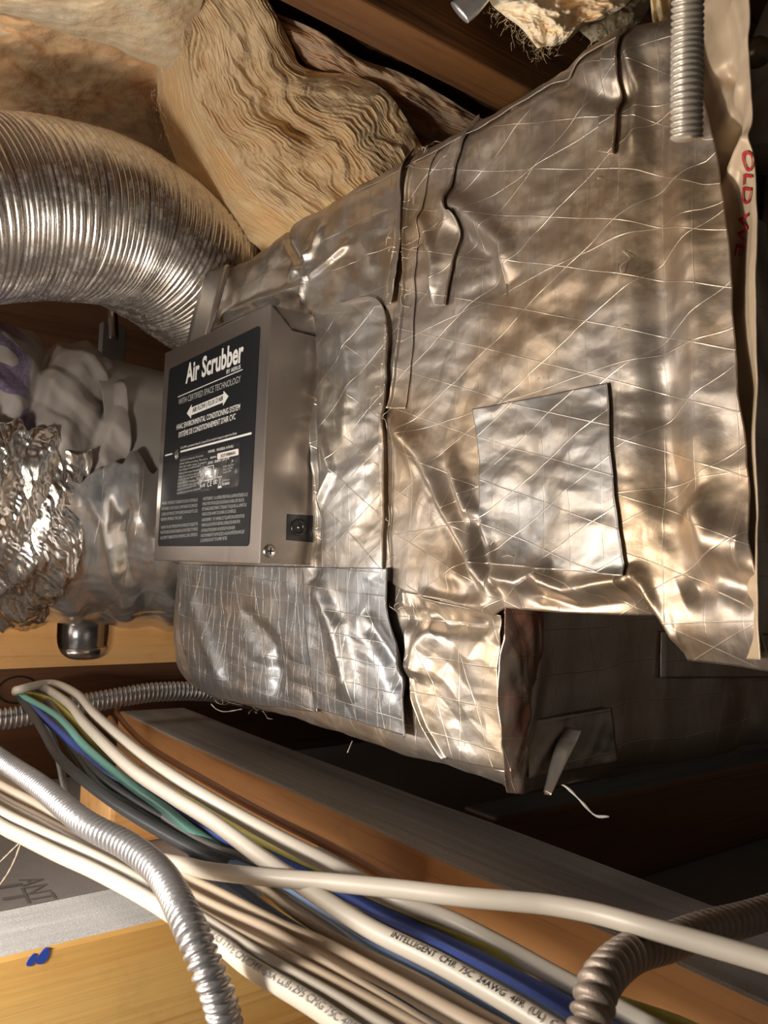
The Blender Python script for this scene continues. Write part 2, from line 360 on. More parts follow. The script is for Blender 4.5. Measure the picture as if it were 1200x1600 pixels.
# ------------------------------------------------------------------ foil wrapped duct
YF = .445; ZB = -.162; ZT = .372; XC = -.432
def pl(px, py): p = at(px, py, 'Y', YF); return (p[0], p[2])
def PL(*a): return [pl(*q) for q in a]
CREASE = [ (PL((496, 486), (498, 600), (500, 750), (501, 884)), .006, -.010, 'g'),
  # polyline, half width, height (towards the viewer +), falloff shape
    (PL((610, 640), (650, 700), (700, 790), (745, 860), (800, 945)), .011, .012, 'g'),
    (PL((640, 690), (690, 790), (735, 880), (775, 950)), .007, -.008, 'g'),
    (PL((705, 700), (745, 800), (765, 860), (805, 940)), .006, .010, 'g'),
    (PL((745, 800), (770, 870), (806, 938)), .0045, -.012, 'g'),
    (PL((685, 310), (730, 330), (790, 380), (800, 440)), .010, .008, 'g'),
    (PL((660, 330), (690, 420), (680, 480)), .006, .006, 'g'),
    (PL((700, 350), (760, 400), (770, 470)), .012, -.006, 'g'),
    (PL((500, 365), (495, 420), (482, 480)), .0035, .006, 'g'), (PL((450, 360), (475, 410), (490, 430)), .004, -.006, 'g'),
    (PL((560, 380), (530, 410), (490, 440)), .004, .004, 'g'), (PL((350, 500), (420, 470), (490, 450)), .005, .007, 'g'),
    (PL((520, 350), (500, 400), (460, 440)), .005, .004, 'g'),
    (PL((660, 930), (720, 945), (800, 950)), .006, .008, 'g'), (PL((625, 960), (700, 975), (790, 975)), .008, -.006, 'g'),
    (PL((690, 970), (660, 1010), (650, 1060)), .012, .008, 'g'),
    (PL((500, 900), (540, 1000), (560, 1100)), .012, .007, 'g'), (PL((575, 960), (620, 1030), (640, 1090)), .010, -.006, 'g'),
    (PL((850, 900), (900, 925), (1000, 905)), .006, .010, 'g'), (PL((830, 925), (900, 945), (990, 935)), .005, -.006, 'g'),
    (PL((780, 900), (830, 910), (880, 885)), .006, .007, 'g'), (PL((990, 880), (1010, 930), (1045, 1020)), .005, .008, 'g'),
    (PL((1012, 60), (1016, 400), (1030, 650), (1050, 900)), .011, -.007, 'g'),
    (PL((1070, 200), (1085, 500), (1105, 800), (1130, 1000)), .012, .006, 'g'),
    (PL((840, 180), (850, 400), (830, 600)), .020, .004, 'g'), (PL((920, 200), (930, 420), (900, 520)), .016, -.003, 'g'),
    (PL((870, 120), (960, 160), (1010, 140)), .008, -.006, 'g'), (PL((985, 60), (1000, 130), (990, 240)), .004, .004, 'g'),
    (PL((510, 660), (530, 740), (500, 800)), .006, .004, 'g'), (PL((545, 500), (560, 600), (548, 700)), .010, .003, 'g'),
    (PL((300, 920), (330, 1000), (360, 1080)), .014, .005, 'g'), (PL((380, 950), (430, 1010), (440, 1090)), .012, -.005, 'g'),
    (PL((1080, 780), (1120, 840), (1190, 850)), .012, .008, 'g'), (PL((1060, 930), (1120, 900), (1190, 930)), .010, -.007, 'g'),
]
def H(x, z):
    h = .0035*fbm(x*7, z*7, o=3, s=2)+.0016*crumple(x, z, .05, 3)+.0006*crumple(x, z, .016, 8)
    for poly, w, a, k in CREASE:
        d, sg, al = pdist(x, z, poly)
        h = h+a*np.exp(-(d/w)**2)*np.clip(np.sin(al*math.pi)*2.2, 0, 1)
    return h
def prof(s):
    """cross section of the wrapped box by its girth coordinate s (equals height on the flat face)"""
    r = .026; zt = ZT-r; zb = ZB+r
    a = np.clip((s-zt)/r, 0, math.pi/2); b = np.clip((zb-s)/r, 0, math.pi/2)
    y = YF+r*(1-np.cos(a))+r*(1-np.cos(b)); z = np.clip(s, zb, zt)+r*np.sin(a)-r*np.sin(b)
    y = y+np.clip(s-zt-r*math.pi/2, 0, None)+np.clip(zb-s-r*math.pi/2, 0, None)
    ny = -np.cos(a)*np.cos(b); nz = np.sin(a)-np.sin(b)
    return y, z, ny, nz
def surf(x, s, off, lift=0):
    y, z, ny, nz = prof(s); h = H(x, s)+off+lift
    # lower left corner of the box is rounded off
    k = np.clip((-.985-x)/.075, 0, 1); rise = .075*(1-np.sqrt(1-k**2*.98))
    z = z+rise*np.clip((.0-z)/.16, 0, 1); y = y+.03*(1-np.sqrt(1-np.clip((-1.02-x)/.036, 0, 1)**2*.98))
    return np.stack([x, y+ny*h, z+nz*h], -1)
duct = thing('foil_wrapped_duct', (-.74, .70, ZB), 'large rectangular duct box wrapped in creased dusty foil with scrim lines', 'duct')
SB = (-ZB)+.0
sg = np.linspace(ZB+.026-.041-.40, ZT-.026+.041+.40, 330); xg = np.linspace(-1.056, XC-.012, 330)
# denser where it is seen
sg = np.r_[np.linspace(-.50, -.19, 20)[:-1], np.linspace(-.19, .40, 300), np.linspace(.40, .80, 20)[1:]]
Xm, Sm = np.meshgrid(xg, sg, indexing='ij')
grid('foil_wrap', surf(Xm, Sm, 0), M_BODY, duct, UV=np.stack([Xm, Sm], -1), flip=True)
# end of the box that turns away to the right
yg = np.linspace(0, .52, 200); zg = np.linspace(ZB, ZT-.01, 150); Yq, Zq = np.meshgrid(yg, zg, indexing='ij')
rr = .014; a = np.clip(Yq/rr, 0, math.pi/2)
ex = XC-rr+rr*np.sin(a); ey = YF+rr*(1-np.cos(a))+np.clip(Yq-rr*math.pi/2, 0, None)
hh = (.003*fbm(Yq*9, Zq*9, o=3, s=31)+.0016*crumple(Yq, Zq, .05, 33)+.007*np.exp(-(Yq/.05)**2)*crumple(Yq, Zq*.6, .045, 35))*np.clip((Yq)/.012, 0, 1)
kz = np.clip((ZB+.026-Zq)/.026, 0, 1); ey2 = ey+.0; tz = Zq
inw = .026*(1-np.sqrt(1-kz**2*.99))
grid('end_panel', np.stack([ex+hh*np.sin(a)-inw*np.clip(Yq/.03, 0, 1)*.35, ey+inw*(1-np.clip(Yq/.03, 0, 1)), tz+.003*fbm(Yq*20, Zq*0, o=2, s=5)*np.clip(Yq/.03, 0, 1)], -1), M_DARKF, duct, UV=np.stack([Yq, Zq], -1))
# crushed foil at the lower corner, and the curled sliver beside it
def ruled(name, Lp, Rp, nu, nv, mat, off, lift=None, parent=duct, tosurf=None, solid=.0007, label=None, uvrot=0):
    L_, _ = spline(Lp, nv); R_, _ = spline(Rp, nv); t = np.linspace(0, 1, nu)[:, None, None]
    Q = L_[None]*(1-t)+R_[None]*t; x, s = Q[..., 0], Q[..., 1]
    uu, vv = np.meshgrid(np.linspace(0, 1, nu), np.linspace(0, 1, nv), indexing='ij')
    l = lift(x, s, uu, vv) if lift else 0
    P = (tosurf or surf)(x, s, off, l)
    o = grid(name, P, mat, parent, UV=np.stack([x, s], -1), solid=solid, flip=True)
    if label: tag(o, label)
    return o
edge = lambda k, w, h: (lambda x, s, u, v: h*np.clip(1-u/w, 0, 1)**2 if k == 'l' else (h*np.clip(1-(1-u)/w, 0, 1)**2 if k == 'r' else h*(np.clip(1-u/w, 0, 1)**2+np.clip(1-(1-u)/w, 0, 1)**2)))
def endsurf(y, z, off, lift=0):
    return np.stack([XC+off+lift+0*y, YF+y, z], -1)
def cr_lift(x, s, u, v): return .006*np.sin(u*math.pi)+.005*crumple(x, s*.35, .03, 41)+.002*crumple(x, s*.6, .014, 43)
M_COPPER = foil('foil_rusty_reflecting', (.50, .40, .33), (.62, .30, .21), .25, ((90*D2R, .03), (20*D2R, .04)), .2, off=13.)
ruled('crushed_corner', [(-.006, -.018), (-.012, -.07), (-.008, -.12), (.0, -.158)], [(.034, -.022), (.03, -.075), (.024, -.12), (.018, -.16)], 40, 90, M_COPPER, .001, cr_lift, tosurf=endsurf, label='crushed reddish foil at the lower corner')
ruled('foil_sliver', [(.062, -.116), (.044, -.130), (.026, -.158)], [(.063, -.117), (.056, -.134), (.027, -.160)], 12, 30, M_SMOOTHF, .002, lambda x, s, u, v: .014*np.sin(u*math.pi)*(1-v*.5)+.01*v, tosurf=endsurf, label='curled foil sliver')
ruled('end_patch', [(.02, -.108), (.02, -.150)], [(.115, -.105), (.125, -.150)], 40, 20, M_DARKF, .003, lambda x, s, u, v: .001*crumple(x, s, .02, 44), tosurf=endsurf)
ruled('end_patch', [(.18, -.045), (.18, -.085)], [(.50, -.055), (.50, -.10)], 40, 20, M_DARKF, .0035, lambda x, s, u, v: .001*crumple(x, s, .02, 45), tosurf=endsurf)

# upper blanket with its loose hanging flap
hem = np.array(PL((607, 905), (640, 925), (720, 940), (785, 962), (800, 950), (870, 957), (940, 961), (1005, 962), (1022, 985), (1048, 1034), (1120, 1042), (1215, 1056)))
nu, nv = 440, 300
seamP, _ = spline(PL((660, 226), (646, 240), (631, 320), (624, 400), (613, 470), (604, 600), (601, 700), (602, 800), (608, 905)), nv)
rightP, _ = spline(PL((1040, 35), (1075, 130), (1110, 250), (1135, 420), (1150, 600), (1178, 800), (1200, 1050)), nv)
v = np.linspace(0, 1, nv); u = np.linspace(0, 1, nu)
xl = np.interp(v, v, seamP[:, 0]); U, Vv = np.meshgrid(u, v, indexing='ij')
xs = seamP[:, 0][None]*(1-U)+rightP[:, 0][None]*U
zb = np.interp(xs, hem[:, 0], hem[:, 1]); zs = ZT+.035-.0*U; S = zs*(1-Vv)+zb*Vv
fold = np.clip((xs-(-.335))/.03, 0, 1)
def bl_lift(x, s, u, v, hz):
    l = 0
    fl = np.clip((x-XC-.02)/.06, 0, 1)                                    # free flap right of the box corner
    l = l+.012*fl*np.sin((x-XC)*34)*.5-.020*fl*np.clip((.06-(s-hz))/.06, 0, 1)**1.5
    puff = np.exp(-((s-hz-.02)/.018)**2)*np.clip((x+.56)/.08, 0, 1)
    l = l+.007*puff*(1+.4*crumple(x, s, .035, 51))
    l = l+.010*np.exp(-((x+.330)/.02)**2)*np.clip((s-hz)/.05, 0, 1)*.3
    l = l+.0015*np.clip((x+.62)/.1, 0, 1)*crumple(x, s, .03, 53)
    return l
# top of the sheet drops where it has come off the box
droop = np.clip((xs-(-.330))/.05, 0, 1)**1.3*.035*np.clip((S-.2)/.17, 0, 1)
S2 = S-droop
def blsurf(x, s, off, lift=0): return surf(x, s, off, lift+bl_lift(x, s, 0, 0, np.interp(x, hem[:, 0], hem[:, 1])))
P = surf(xs, S2, .0035, bl_lift(xs, S, U, Vv, zb)+.004*np.clip(1-U*60, 0, 1))
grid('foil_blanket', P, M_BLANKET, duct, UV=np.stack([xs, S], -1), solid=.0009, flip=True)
hm = (M_STRIP, M_SMOOTHF)
ruled('foil_tape', PL((488, 486), (491, 620), (495, 760), (496, 890)), PL((545, 478), (612, 486), (611, 700), (611, 890)), 90, 200, M_STRIP, .0065, edge('r', .04, .005), label='vertical foil tape strip beside the steel box')
ruled('foil_tape', PL((268, 886), (266, 930), (270, 990), (295, 1060), (325, 1110)), PL((283, 884), (290, 930), (296, 1000), (318, 1070), (345, 1120)), 14, 100, M_SMOOTHF, .003)
ruled('foil_patch', PL((283, 882), (285, 960), (300, 1040), (325, 1090)), PL((484, 886), (487, 960), (493, 1040), (500, 1112)), 140, 140, M_PATCH, .0045, edge('r', .03, .001), label='grey foil patch below the steel box')
ruled('foil_patch', PL((480, 886), (484, 960), (492, 1040), (498, 1105)), PL((620, 888), (624, 960), (643, 1040), (648, 1150)), 110, 150, M_PATCH, .0072, edge('r', .05, .006), label='bright creased foil patch wrapped under the duct')
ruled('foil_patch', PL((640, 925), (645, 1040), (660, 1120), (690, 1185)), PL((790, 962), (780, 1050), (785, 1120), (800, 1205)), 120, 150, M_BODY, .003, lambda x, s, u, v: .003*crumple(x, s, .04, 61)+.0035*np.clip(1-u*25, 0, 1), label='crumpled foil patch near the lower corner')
ruled('foil_patch', PL((742, 640), (750, 700), (756, 780), (762, 880)), PL((958, 600), (968, 700), (977, 800), (988, 900)), 120, 120, M_PATCHB, .0048, edge('r', .02, .0022), tosurf=blsurf, label='grey blue foil patch with bright crossing threads')
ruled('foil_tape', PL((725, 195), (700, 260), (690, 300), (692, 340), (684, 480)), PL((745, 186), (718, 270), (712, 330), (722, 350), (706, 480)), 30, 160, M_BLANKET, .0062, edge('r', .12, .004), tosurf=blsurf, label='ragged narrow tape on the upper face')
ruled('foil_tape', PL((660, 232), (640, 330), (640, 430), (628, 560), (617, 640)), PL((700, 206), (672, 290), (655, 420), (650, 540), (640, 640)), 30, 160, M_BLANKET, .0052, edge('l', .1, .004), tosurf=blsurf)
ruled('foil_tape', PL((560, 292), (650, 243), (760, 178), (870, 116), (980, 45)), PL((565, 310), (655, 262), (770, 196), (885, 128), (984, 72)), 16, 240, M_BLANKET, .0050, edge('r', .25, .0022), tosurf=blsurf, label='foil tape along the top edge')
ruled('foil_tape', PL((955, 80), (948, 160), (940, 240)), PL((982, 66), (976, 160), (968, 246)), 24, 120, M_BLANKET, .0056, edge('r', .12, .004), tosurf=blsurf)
ruled('foil_patch', PL((348, 432), (335, 470), (330, 530)), PL((645, 243), (637, 400), (624, 478)), 130, 110, M_SMOOTHL, .0065, lambda x, s, u, v: .0025*crumple(x, s, .05, 71)+.005*np.clip(1-(1-u)*30, 0, 1), label='smooth shiny foil above the steel box')
# flange strip at the left end of the box
fp = [dep(*q) for q in ((330, 425, 1.03), (309, 480, 1.02), (294, 545, 1.01), (285, 600, 1.01))]
fq = [dep(*q) for q in ((360, 415, 1.00), (342, 480, .99), (324, 545, .985), (310, 600, .98))]
a_, _ = spline(fp, 30); b_, _ = spline(fq, 30); tt = np.linspace(0, 1, 6)[:, None, None]
grid('end_flange', a_[None]*(1-tt)+b_[None]*tt, M_SMOOTHF, duct, UV=np.zeros((6, 30, 2))+np.linspace(0, .05, 30)[None, :, None], solid=.004)
# stray scrim threads at the seams
def strand(name, pts, r, mat, parent=None, n=24): return tube(name, pts, n, lambda s, t: r*(1+.3*np.sin(s*400))+0*t, 6, mat, parent)
M_THREAD = plain('white_thread', (.75, .70, .62), .5)
M_THD = plain('scrim_thread', (.62, .52, .40), .4)
rs = random.Random(7)
for i in range(46):
    if i < 30: q = [(655, 250), (640, 330), (633, 400), (622, 470), (612, 640), (616, 800), (640, 930)][rs.randrange(7)]
    else: q = (rs.uniform(280, 640), rs.uniform(1085, 1160)) if i < 38 else (rs.uniform(620, 1000), rs.uniform(250, 900))
    px, py = q[0]+rs.uniform(-14, 22), q[1]+rs.uniform(-30, 30); an = rs.uniform(0, 6.3); L = rs.uniform(.006, .018)
    x, z = pl(px, py); pp = []
    for k in range(4):
        x2 = x+math.cos(an)*L*k/3; z2 = z+math.sin(an)*L*k/3; an += rs.uniform(-.5, .5)
        pp.append(surf(np.array([x2]), np.array([z2]), .0085+.002*math.sin(k*1.6))[0])
    strand('scrim_thread', pp, .00022, M_THD, duct, 10)
tag(strand('loose_thread', [dep(858, 1218, .70), dep(884, 1229, .695), dep(908, 1252, .69), dep(930, 1274, .685), dep(952, 1276, .68)], .0011, M_THREAD), 'white loose thread hanging in a curl from the lower box corner', 'thread')
tag(strand('loose_thread', [dep(551, 1158, .80), dep(547, 1166, .79), dep(543, 1176, .79)], .0006, M_THREAD), 'tiny white thread tip under the middle of the duct bottom edge', 'thread')
tag(strand('loose_thread', [dep(330, 1100, .98), dep(338, 1108, .97), dep(352, 1112, .97), dep(378, 1108, .96)], .0005, M_THREAD), 'short pale thread at the left bottom corner of the duct', 'thread')

# ------------------------------------------------------------------ steel air cleaner box
YS = .388; x0, x1, z0, z1 = -.977, -.711, 0., .256
scr = thing('air_cleaner', (-.844, .42, 0.), 'brushed steel air cleaner box with black printed label fixed to the duct', 'air cleaner')
box('housing', (x0+.0015, YS+.002, z0+.0015), (x1-.0012, .452, z1-.0012), M_STEEL, scr, bevel=.0008)
box('front_cover', (x0, YS, z0), (x1, YS+.0022, z1), M_STEEL, scr, bevel=.0009)
def prism(name, pts, axis, c, th, mat, parent):
    """flat polygon in the plane axis=c, given thickness th"""
    def m(p, k): return (p[0], k, p[1]) if axis == 'Y' else (k, p[0], p[1])
    n = len(pts); V = [m(p, c) for p in pts]+[m(p, c+th) for p in pts]
    me = bpy.data.meshes.new(name)
    me.from_pydata(V, [], [tuple(range(n)), tuple(range(2*n-1, n-1, -1))]+[(i, i+n, (i+1) % n+n, (i+1) % n) for i in range(n)])
    import bmesh; bm = bmesh.new(); bm.from_mesh(me); bmesh.ops.recalc_face_normals(bm, faces=bm.faces[:]); bm.to_mesh(me); bm.free()
    return link(name, me, mat, parent)
side = lambda px, py: (lambda p: (p[1], p[2]))(at(px, py, 'X', x1))
n1, n2 = side(456, 515), side(487, 524)
prism('cover_side', [(YS+.0005, z0+.001), (.447, z0+.001), (.447, n2[1]-.001), (n1[0], n1[1]-.001), (YS+.003, z1-.004), (YS+.0005, z1-.004)], 'X', x1-.0014, .0018, M_STEEL, scr)
for ga, gb in (((YS+.003, z1-.002), (n1[0], n1[1]+.0006)), ((n1[0], n1[1]+.0006), (.447, n2[1]+.0008))): strand('seam_groove', [(x1+.0002, *ga), (x1+.0002, *gb)], .0007, M_GAP, scr, 20)
def fz(px, py): p = at(px, py, 'Y', YS); return (p[0], p[2])
def rounded(c4, r, k=6):
    out = []; n = len(c4)
    for i in range(n):
        p, a, b = np.array(c4[i]), np.array(c4[i-1]), np.array(c4[(i+1) % n]); da = _n(a-p); db = _n(b-p)
        for t in np.linspace(0, 1, k): out.append(tuple((1-t)**2*(p+da*r)+2*t*(1-t)*p+t*t*(p+db*r)))
    return out
lab = prism('label_plate', rounded([fz(265, 577), fz(407, 508), fz(389.5, 853.5), fz(247, 853.5)], .006), 'Y', YS-.0006, .0008, M_LABEL, scr)
def text_raw(body, bold=0.):
    c = bpy.data.curves.new('t', 'FONT'); c.body = body; c.size = 1; c.offset = bold; c.resolution_u = 3
    t = bpy.data.objects.new('t', c); COL.objects.link(t); bpy.context.view_layer.update()
    me = bpy.data.meshes.new_from_object(t.evaluated_get(bpy.context.evaluated_depsgraph_get()))
    bpy.data.objects.remove(t); V = np.array([tuple(q.co) for q in me.vertices]); Fs = [tuple(p.vertices) for p in me.polygons]
    bpy.data.meshes.remove(me); return V, Fs
def text_on(name, body, p0, p1, cap, mat=None, bold=.012, yoff=.0009, parent=None, label=None):
    """lettering on the cover: baseline from pixel p0 to p1, capitals cap pixels high at p0"""
    V, Fs = text_raw(body, bold); a = np.array(fz(*p0)); b = np.array(fz(*p1)); hz = fz(p0[0], p0[1]-cap)[1]-a[1]
    V[:, 0] -= V[:, 0].min(); wd = V[:, 0].max(); sx = (b[0]-a[0])/wd; sz = hz/.70
    P = np.stack([a[0]+V[:, 0]*sx, np.full(len(V), YS-yoff), a[1]+(b[1]-a[1])*V[:, 0]/wd+V[:, 1]*sz], 1)
    me = bpy.data.meshes.new(name); me.from_pydata(P.tolist(), [], Fs)
    o = link(name, me, mat or M_LINK, lab if parent is None else parent)
    return o
text_on('lettering', 'Air Scrubber', (291, 599), (381, 564), 29, bold=.028)
text_on('lettering', 'BY AERUS', (355, 584.5), (377, 576), 6)
text_on('lettering', 'WITH CERTIFIED SPACE TECHNOLOGY', (280, 633), (377, 597), 9, M_LDIM, bold=.0)
text_on('lettering', 'HVAC ENVIRONMENTAL CONDITIONING SYSTEM', (277, 672), (376, 640), 8)
text_on('lettering', 'SYSTÈME DE CONDITIONNEMENT D\'AIR CVC', (280, 684), (369, 655), 8)
text_on('lettering', 'UV LAMP is operational when lit. | Lampe UV en marche lorsque le voyant est allumé', (283, 702), (371, 678.5), 3.6, bold=0)
def bar(name, p0, p1, w, mat=None, yoff=.0009):
    a = np.array(fz(*p0)); b = np.array(fz(*p1)); h = w/2
    return prism(name, [(a[0], a[1]-h), (b[0], b[1]-h), (b[0], b[1]+h), (a[0], a[1]+h)], 'Y', YS-yoff, .0003, mat or M_LINK, lab)
bar('rule_line', (279, 620.5), (380, 577.5), .0009); bar('rule_line', (283, 706), (394, 677), .0022); bar('rule_line', (259, 712), (270, 709), .0016)
A0, A1 = np.array(fz(293, 646)), np.array(fz(358, 619)); sl = (A1[1]-A0[1])/(A1[0]-A0[0]); hx = .010
arr = [(0, 0), (hx*1.2, .0078), (hx*1.2, .0045), (A1[0]-A0[0]-hx*1.2, .0045), (A1[0]-A0[0]-hx*1.2, .0078), (A1[0]-A0[0], 0), (A1[0]-A0[0]-hx*1.2, -.0078), (A1[0]-A0[0]-hx*1.2, -.0045), (hx*1.2, -.0045), (hx*1.2, -.0078)]
prism('arrow', [(A0[0]+a, A0[1]+sl*a+b) for a, b in arr], 'Y', YS-.0009, .0003, M_LINK, lab)
text_on('lettering', 'AIR FLOW | FLUX D\'AIR', (302, 645), (350, 625.5), 7, M_INKB, yoff=.0012)
# indicator lens
lc = at(276, 710, 'Y', YS-.001); th = np.linspace(0, 2*math.pi, 24, endpoint=False); rg = np.linspace(0, 1, 7)
G = np.stack([lc[0]+np.outer(rg, np.cos(th))*.0062, lc[1]-.0022*(1-rg[:, None]**2)+0*th[None], lc[2]+np.outer(rg, np.sin(th))*.0062], -1)
grid('indicator_lens', G, plain('lens_plastic', (.10, .09, .08), .1, coat=1.), scr, cv=True, flip=True)
stk = prism('rating_sticker', rounded([fz(283, 715), fz(377, 690), fz(374, 760), fz(277, 774)], .003), 'Y', YS-.0008, .0003, M_STICK, scr)
prism('serial_label', rounded([fz(341, 709), fz(374, 701), fz(374, 711), fz(341, 718)], .0015, 3), 'Y', YS-.0011, .0003, plain('white_paper', (.72, .66, .62), .7), scr)
text_on('lettering', 'X2718886N', (346, 715.5), (369, 710), 5, M_INKB, yoff=.0014)
small = ['For duct mounting only. Disconnect', 'power before servicing. The unit is', 'for use with class 2 supply', 'Pour montage en conduit seulement', 'Débrancher avant l\'entretien de la', 'lampe. Do not look at the lamp when', 'it is lit. Ne pas regarder la', 'lampe allumée. Complies with part', 'of the rules for radio devices and', 'Conforms to the standards listed', 'Certifié aux normes indiquées']
for i, t in enumerate(small):
    k = i*5.15; text_on('lettering', t, (283-.55*i, 721+k), (319-1.2*i+(8 if i % 3 else 0), 713.0+k), 2.8, M_LDIM, yoff=.0012, bold=.01)
text_on('lettering', 'MODEL   MODÈLE: A1013U', (327, 708), (366, 699), 3.6, yoff=.0012)
text_on('lettering', 'SERIAL', (330, 717), (340, 714.5), 2.6, yoff=.0012)
text_on('lettering', '24VAC - 50/60Hz 1.0A 27W', (326, 726), (360, 717.5), 4, yoff=.0012)
for p, q in (((320, 731), (335, 727)), ((319, 752), (334, 749))): bar('rule_line', p, q, .0006, yoff=.0012)
for px, a, b in ((320, 731, 752), (335, 727, 749)):
    A, B = fz(px, a), fz(px-.8, b); prism('rule_line', [(A[0], A[1]), (A[0]+.0006, A[1]), (B[0]+.0006, B[1]), (B[0], B[1])], 'Y', YS-.0012, .0003, M_LINK, lab)
text_on('lettering', 'EPA', (323, 737), (331, 735), 4.5, yoff=.0012); text_on('lettering', 'EST. US', (322, 745), (332, 743), 2.6, yoff=.0012)
text_on('lettering', 'C E', (325, 761), (332, 759), 8, yoff=.0012, bold=.02)
text_on('lettering', 'RoHS', (314, 762), (322, 760.5), 5, yoff=.0012); text_on('lettering', 'UL', (335, 757), (340.5, 755.6), 6, yoff=.0012, bold=.02)
for i, t in enumerate(('300 East Valley Drive', 'Bristol, VA 24201', 'Made in USA')):
    text_on('lettering', t, (350, 731+i*4.6), (367-i*2, 727+i*4.8), 2.8, M_LDIM, yoff=.0012)
text_on('lettering', 'Conforms to', (349, 752.5), (360, 750.5), 3, M_LDIM, yoff=.0012); text_on('lettering', 'E238033', (349, 758.5), (360, 756.5), 3.4, yoff=.0012)
B0 = np.array(fz(345, 752))
for k in ((-1, 1), (1, -1)):
    prism('bin_symbol', [(B0[0]-.0032*k[0], B0[1]+.005), (B0[0]-.0027*k[0], B0[1]+.005), (B0[0]+.0032*k[0], B0[1]-.005), (B0[0]+.0027*k[0], B0[1]-.005)], 'Y', YS-.0012, .0003, M_LINK, lab)
bar('bin_symbol', (342, 761.5), (347.5, 760.5), .0022, yoff=.0012); bar('bin_symbol', (341, 746), (348, 744.5), .0008, yoff=.0012)
L1 = ['WARNING: THIS PRODUCT IS DESIGNED FOR USE IN A CONTROLLED', 'LAMP ASSEMBLY. DO NOT LOOK AT LAMP UNLESS IT IS COMPLETELY', 'COVERED. SHUT PRODUCT OFF FOR SERVICE AND ALLOW TO COOL', 'BEFORE OPENING THE UNIT.', 'WARNING: THIS UNIT IS PROVIDED WITH AN INTERLOCK TO REDUCE THE', 'RISK OF EXCESSIVE ULTRAVIOLET RADIATION. DO NOT DEFEAT ITS PURPOSE', 'OR ATTEMPT TO SERVICE WITHOUT REMOVING COVER COMPLETELY.']
yy = [789, 797.5, 806, 814, 826.5, 834.5, 843]
for i, t in enumerate(L1): text_on('lettering', t, (254-.4*i, yy[i]), (310 if i != 3 else 286, yy[i]-(5.6 if i != 3 else 3.2)), 4.6, M_LDIM, bold=.0)
L2 = ['AVERTISSEMENT : LA LUMIÈRE ÉMISE PAR LA LAMPE INTÉGRÉE À CE', 'PRODUIT PEUT PROVOQUER DES LÉSIONS AU NIVEAU DES YEUX S\'IL', 'EST DIRIGÉ DIRECTEMENT. ÉTEIGNEZ TOUJOURS LA LAMPE DU', 'VENTILATEUR AVANT D\'OUVRIR LE COUVERCLE.', 'AVERTISSEMENT : CET APPAREIL EST ÉQUIPÉ D\'UN DISPOSITIF DE', 'VERROUILLAGE DESTINÉ À RÉDUIRE LE RISQUE DE RADIATION', 'ULTRAVIOLETTE EXCESSIVE. NE MODIFIEZ PAS SON BON', 'FONCTIONNEMENT ET NE PROCÉDEZ À AUCUN ENTRETIEN SANS QUE', 'LE COUVERCLE NE SOIT TOTALEMENT RETIRÉ.']
yy = [782, 790, 798, 806, 815, 823, 831.5, 839.5, 847]; xe = [388, 383, 386, 370, 383, 376, 368, 383, 356]
for i, t in enumerate(L2): text_on('lettering', t, (318-.45*i, yy[i]), (xe[i], yy[i]-(xe[i]-318)*.10), 4.8, M_LDIM, bold=.0)
# power jack and screw on the side
j = [side(*q) for q in ((448, 803), (493, 806), (493, 848), (447, 844))]
jk = prism('power_jack', j, 'X', x1-.0005, .0016, M_BLK, scr)
jc = at(466, 824, 'X', x1+.001)
ring = lambda rr_, hx_: [(rr_, hx_)]
def lathe_x(name, c, prof_, mat, parent, n=28):
    th = np.linspace(0, 2*math.pi, n, endpoint=False); pr = np.array(prof_)
    G = np.stack([c[0]+pr[:, 1][:, None]+0*th, c[1]+np.outer(pr[:, 0], np.cos(th)), c[2]+np.outer(pr[:, 0], np.sin(th))], -1)
    return grid(name, G, mat, parent, cv=True)
lathe_x('socket_ring', jc, [(.0085, .0), (.0085, .0012), (.0058, .0016), (.0050, .0004), (.0048, -.0), (.0, -.0)], M_BLK, jk)
lathe_x('socket_pin', jc, [(.0016, 0), (.0016, .0014), (.0, .0020)], M_CHROME, jk)
sc_ = at(421, 861, 'X', x1+.0004); sw = lathe_x('screw', sc_, [(.0068, 0), (.0062, .0010), (.0045, .0020), (.0, .0026)], M_CHROME, scr)
for k in (0, 1):
    d = (.0032, .0007) if k else (.0007, .0032)
    prism('screw_slot', [(sc_[1]-d[0], sc_[2]-d[1]), (sc_[1]+d[0], sc_[2]-d[1]), (sc_[1]+d[0], sc_[2]+d[1]), (sc_[1]-d[0], sc_[2]+d[1])], 'X', sc_[0]+.0018, .0009, M_GAP, sw)

# ------------------------------------------------------------------ round ducts
fd = thing('flexible_duct', (-1.0, .2, .30), 'ribbed silver aluminium flexible duct curving into the duct from upper left', 'duct')
def ribr(s, t):
    p = .0072; q = (s/p+t/(2*math.pi)) ; f = np.abs(np.sin(q*math.pi))**.8
    band = np.exp(-(((s+t*.002) % .050-.025)/.0022)**2)
    return .100+.0026*f-.0032*band+.0014*np.sin(3*t+s*20)+.001*fbm(s*30, t*2+0*s, o=2, s=81)
tube('ribbed_tube', [dep(-230, 360, .84), dep(-100, 330, .88), dep(0, 325, .93), dep(90, 330, .98), dep(180, 352, 1.05), dep(262, 398, 1.12), dep(330, 452, 1.20), dep(380, 500, 1.27)], 1500, ribr, 80, M_ALU, fd, caps=False)

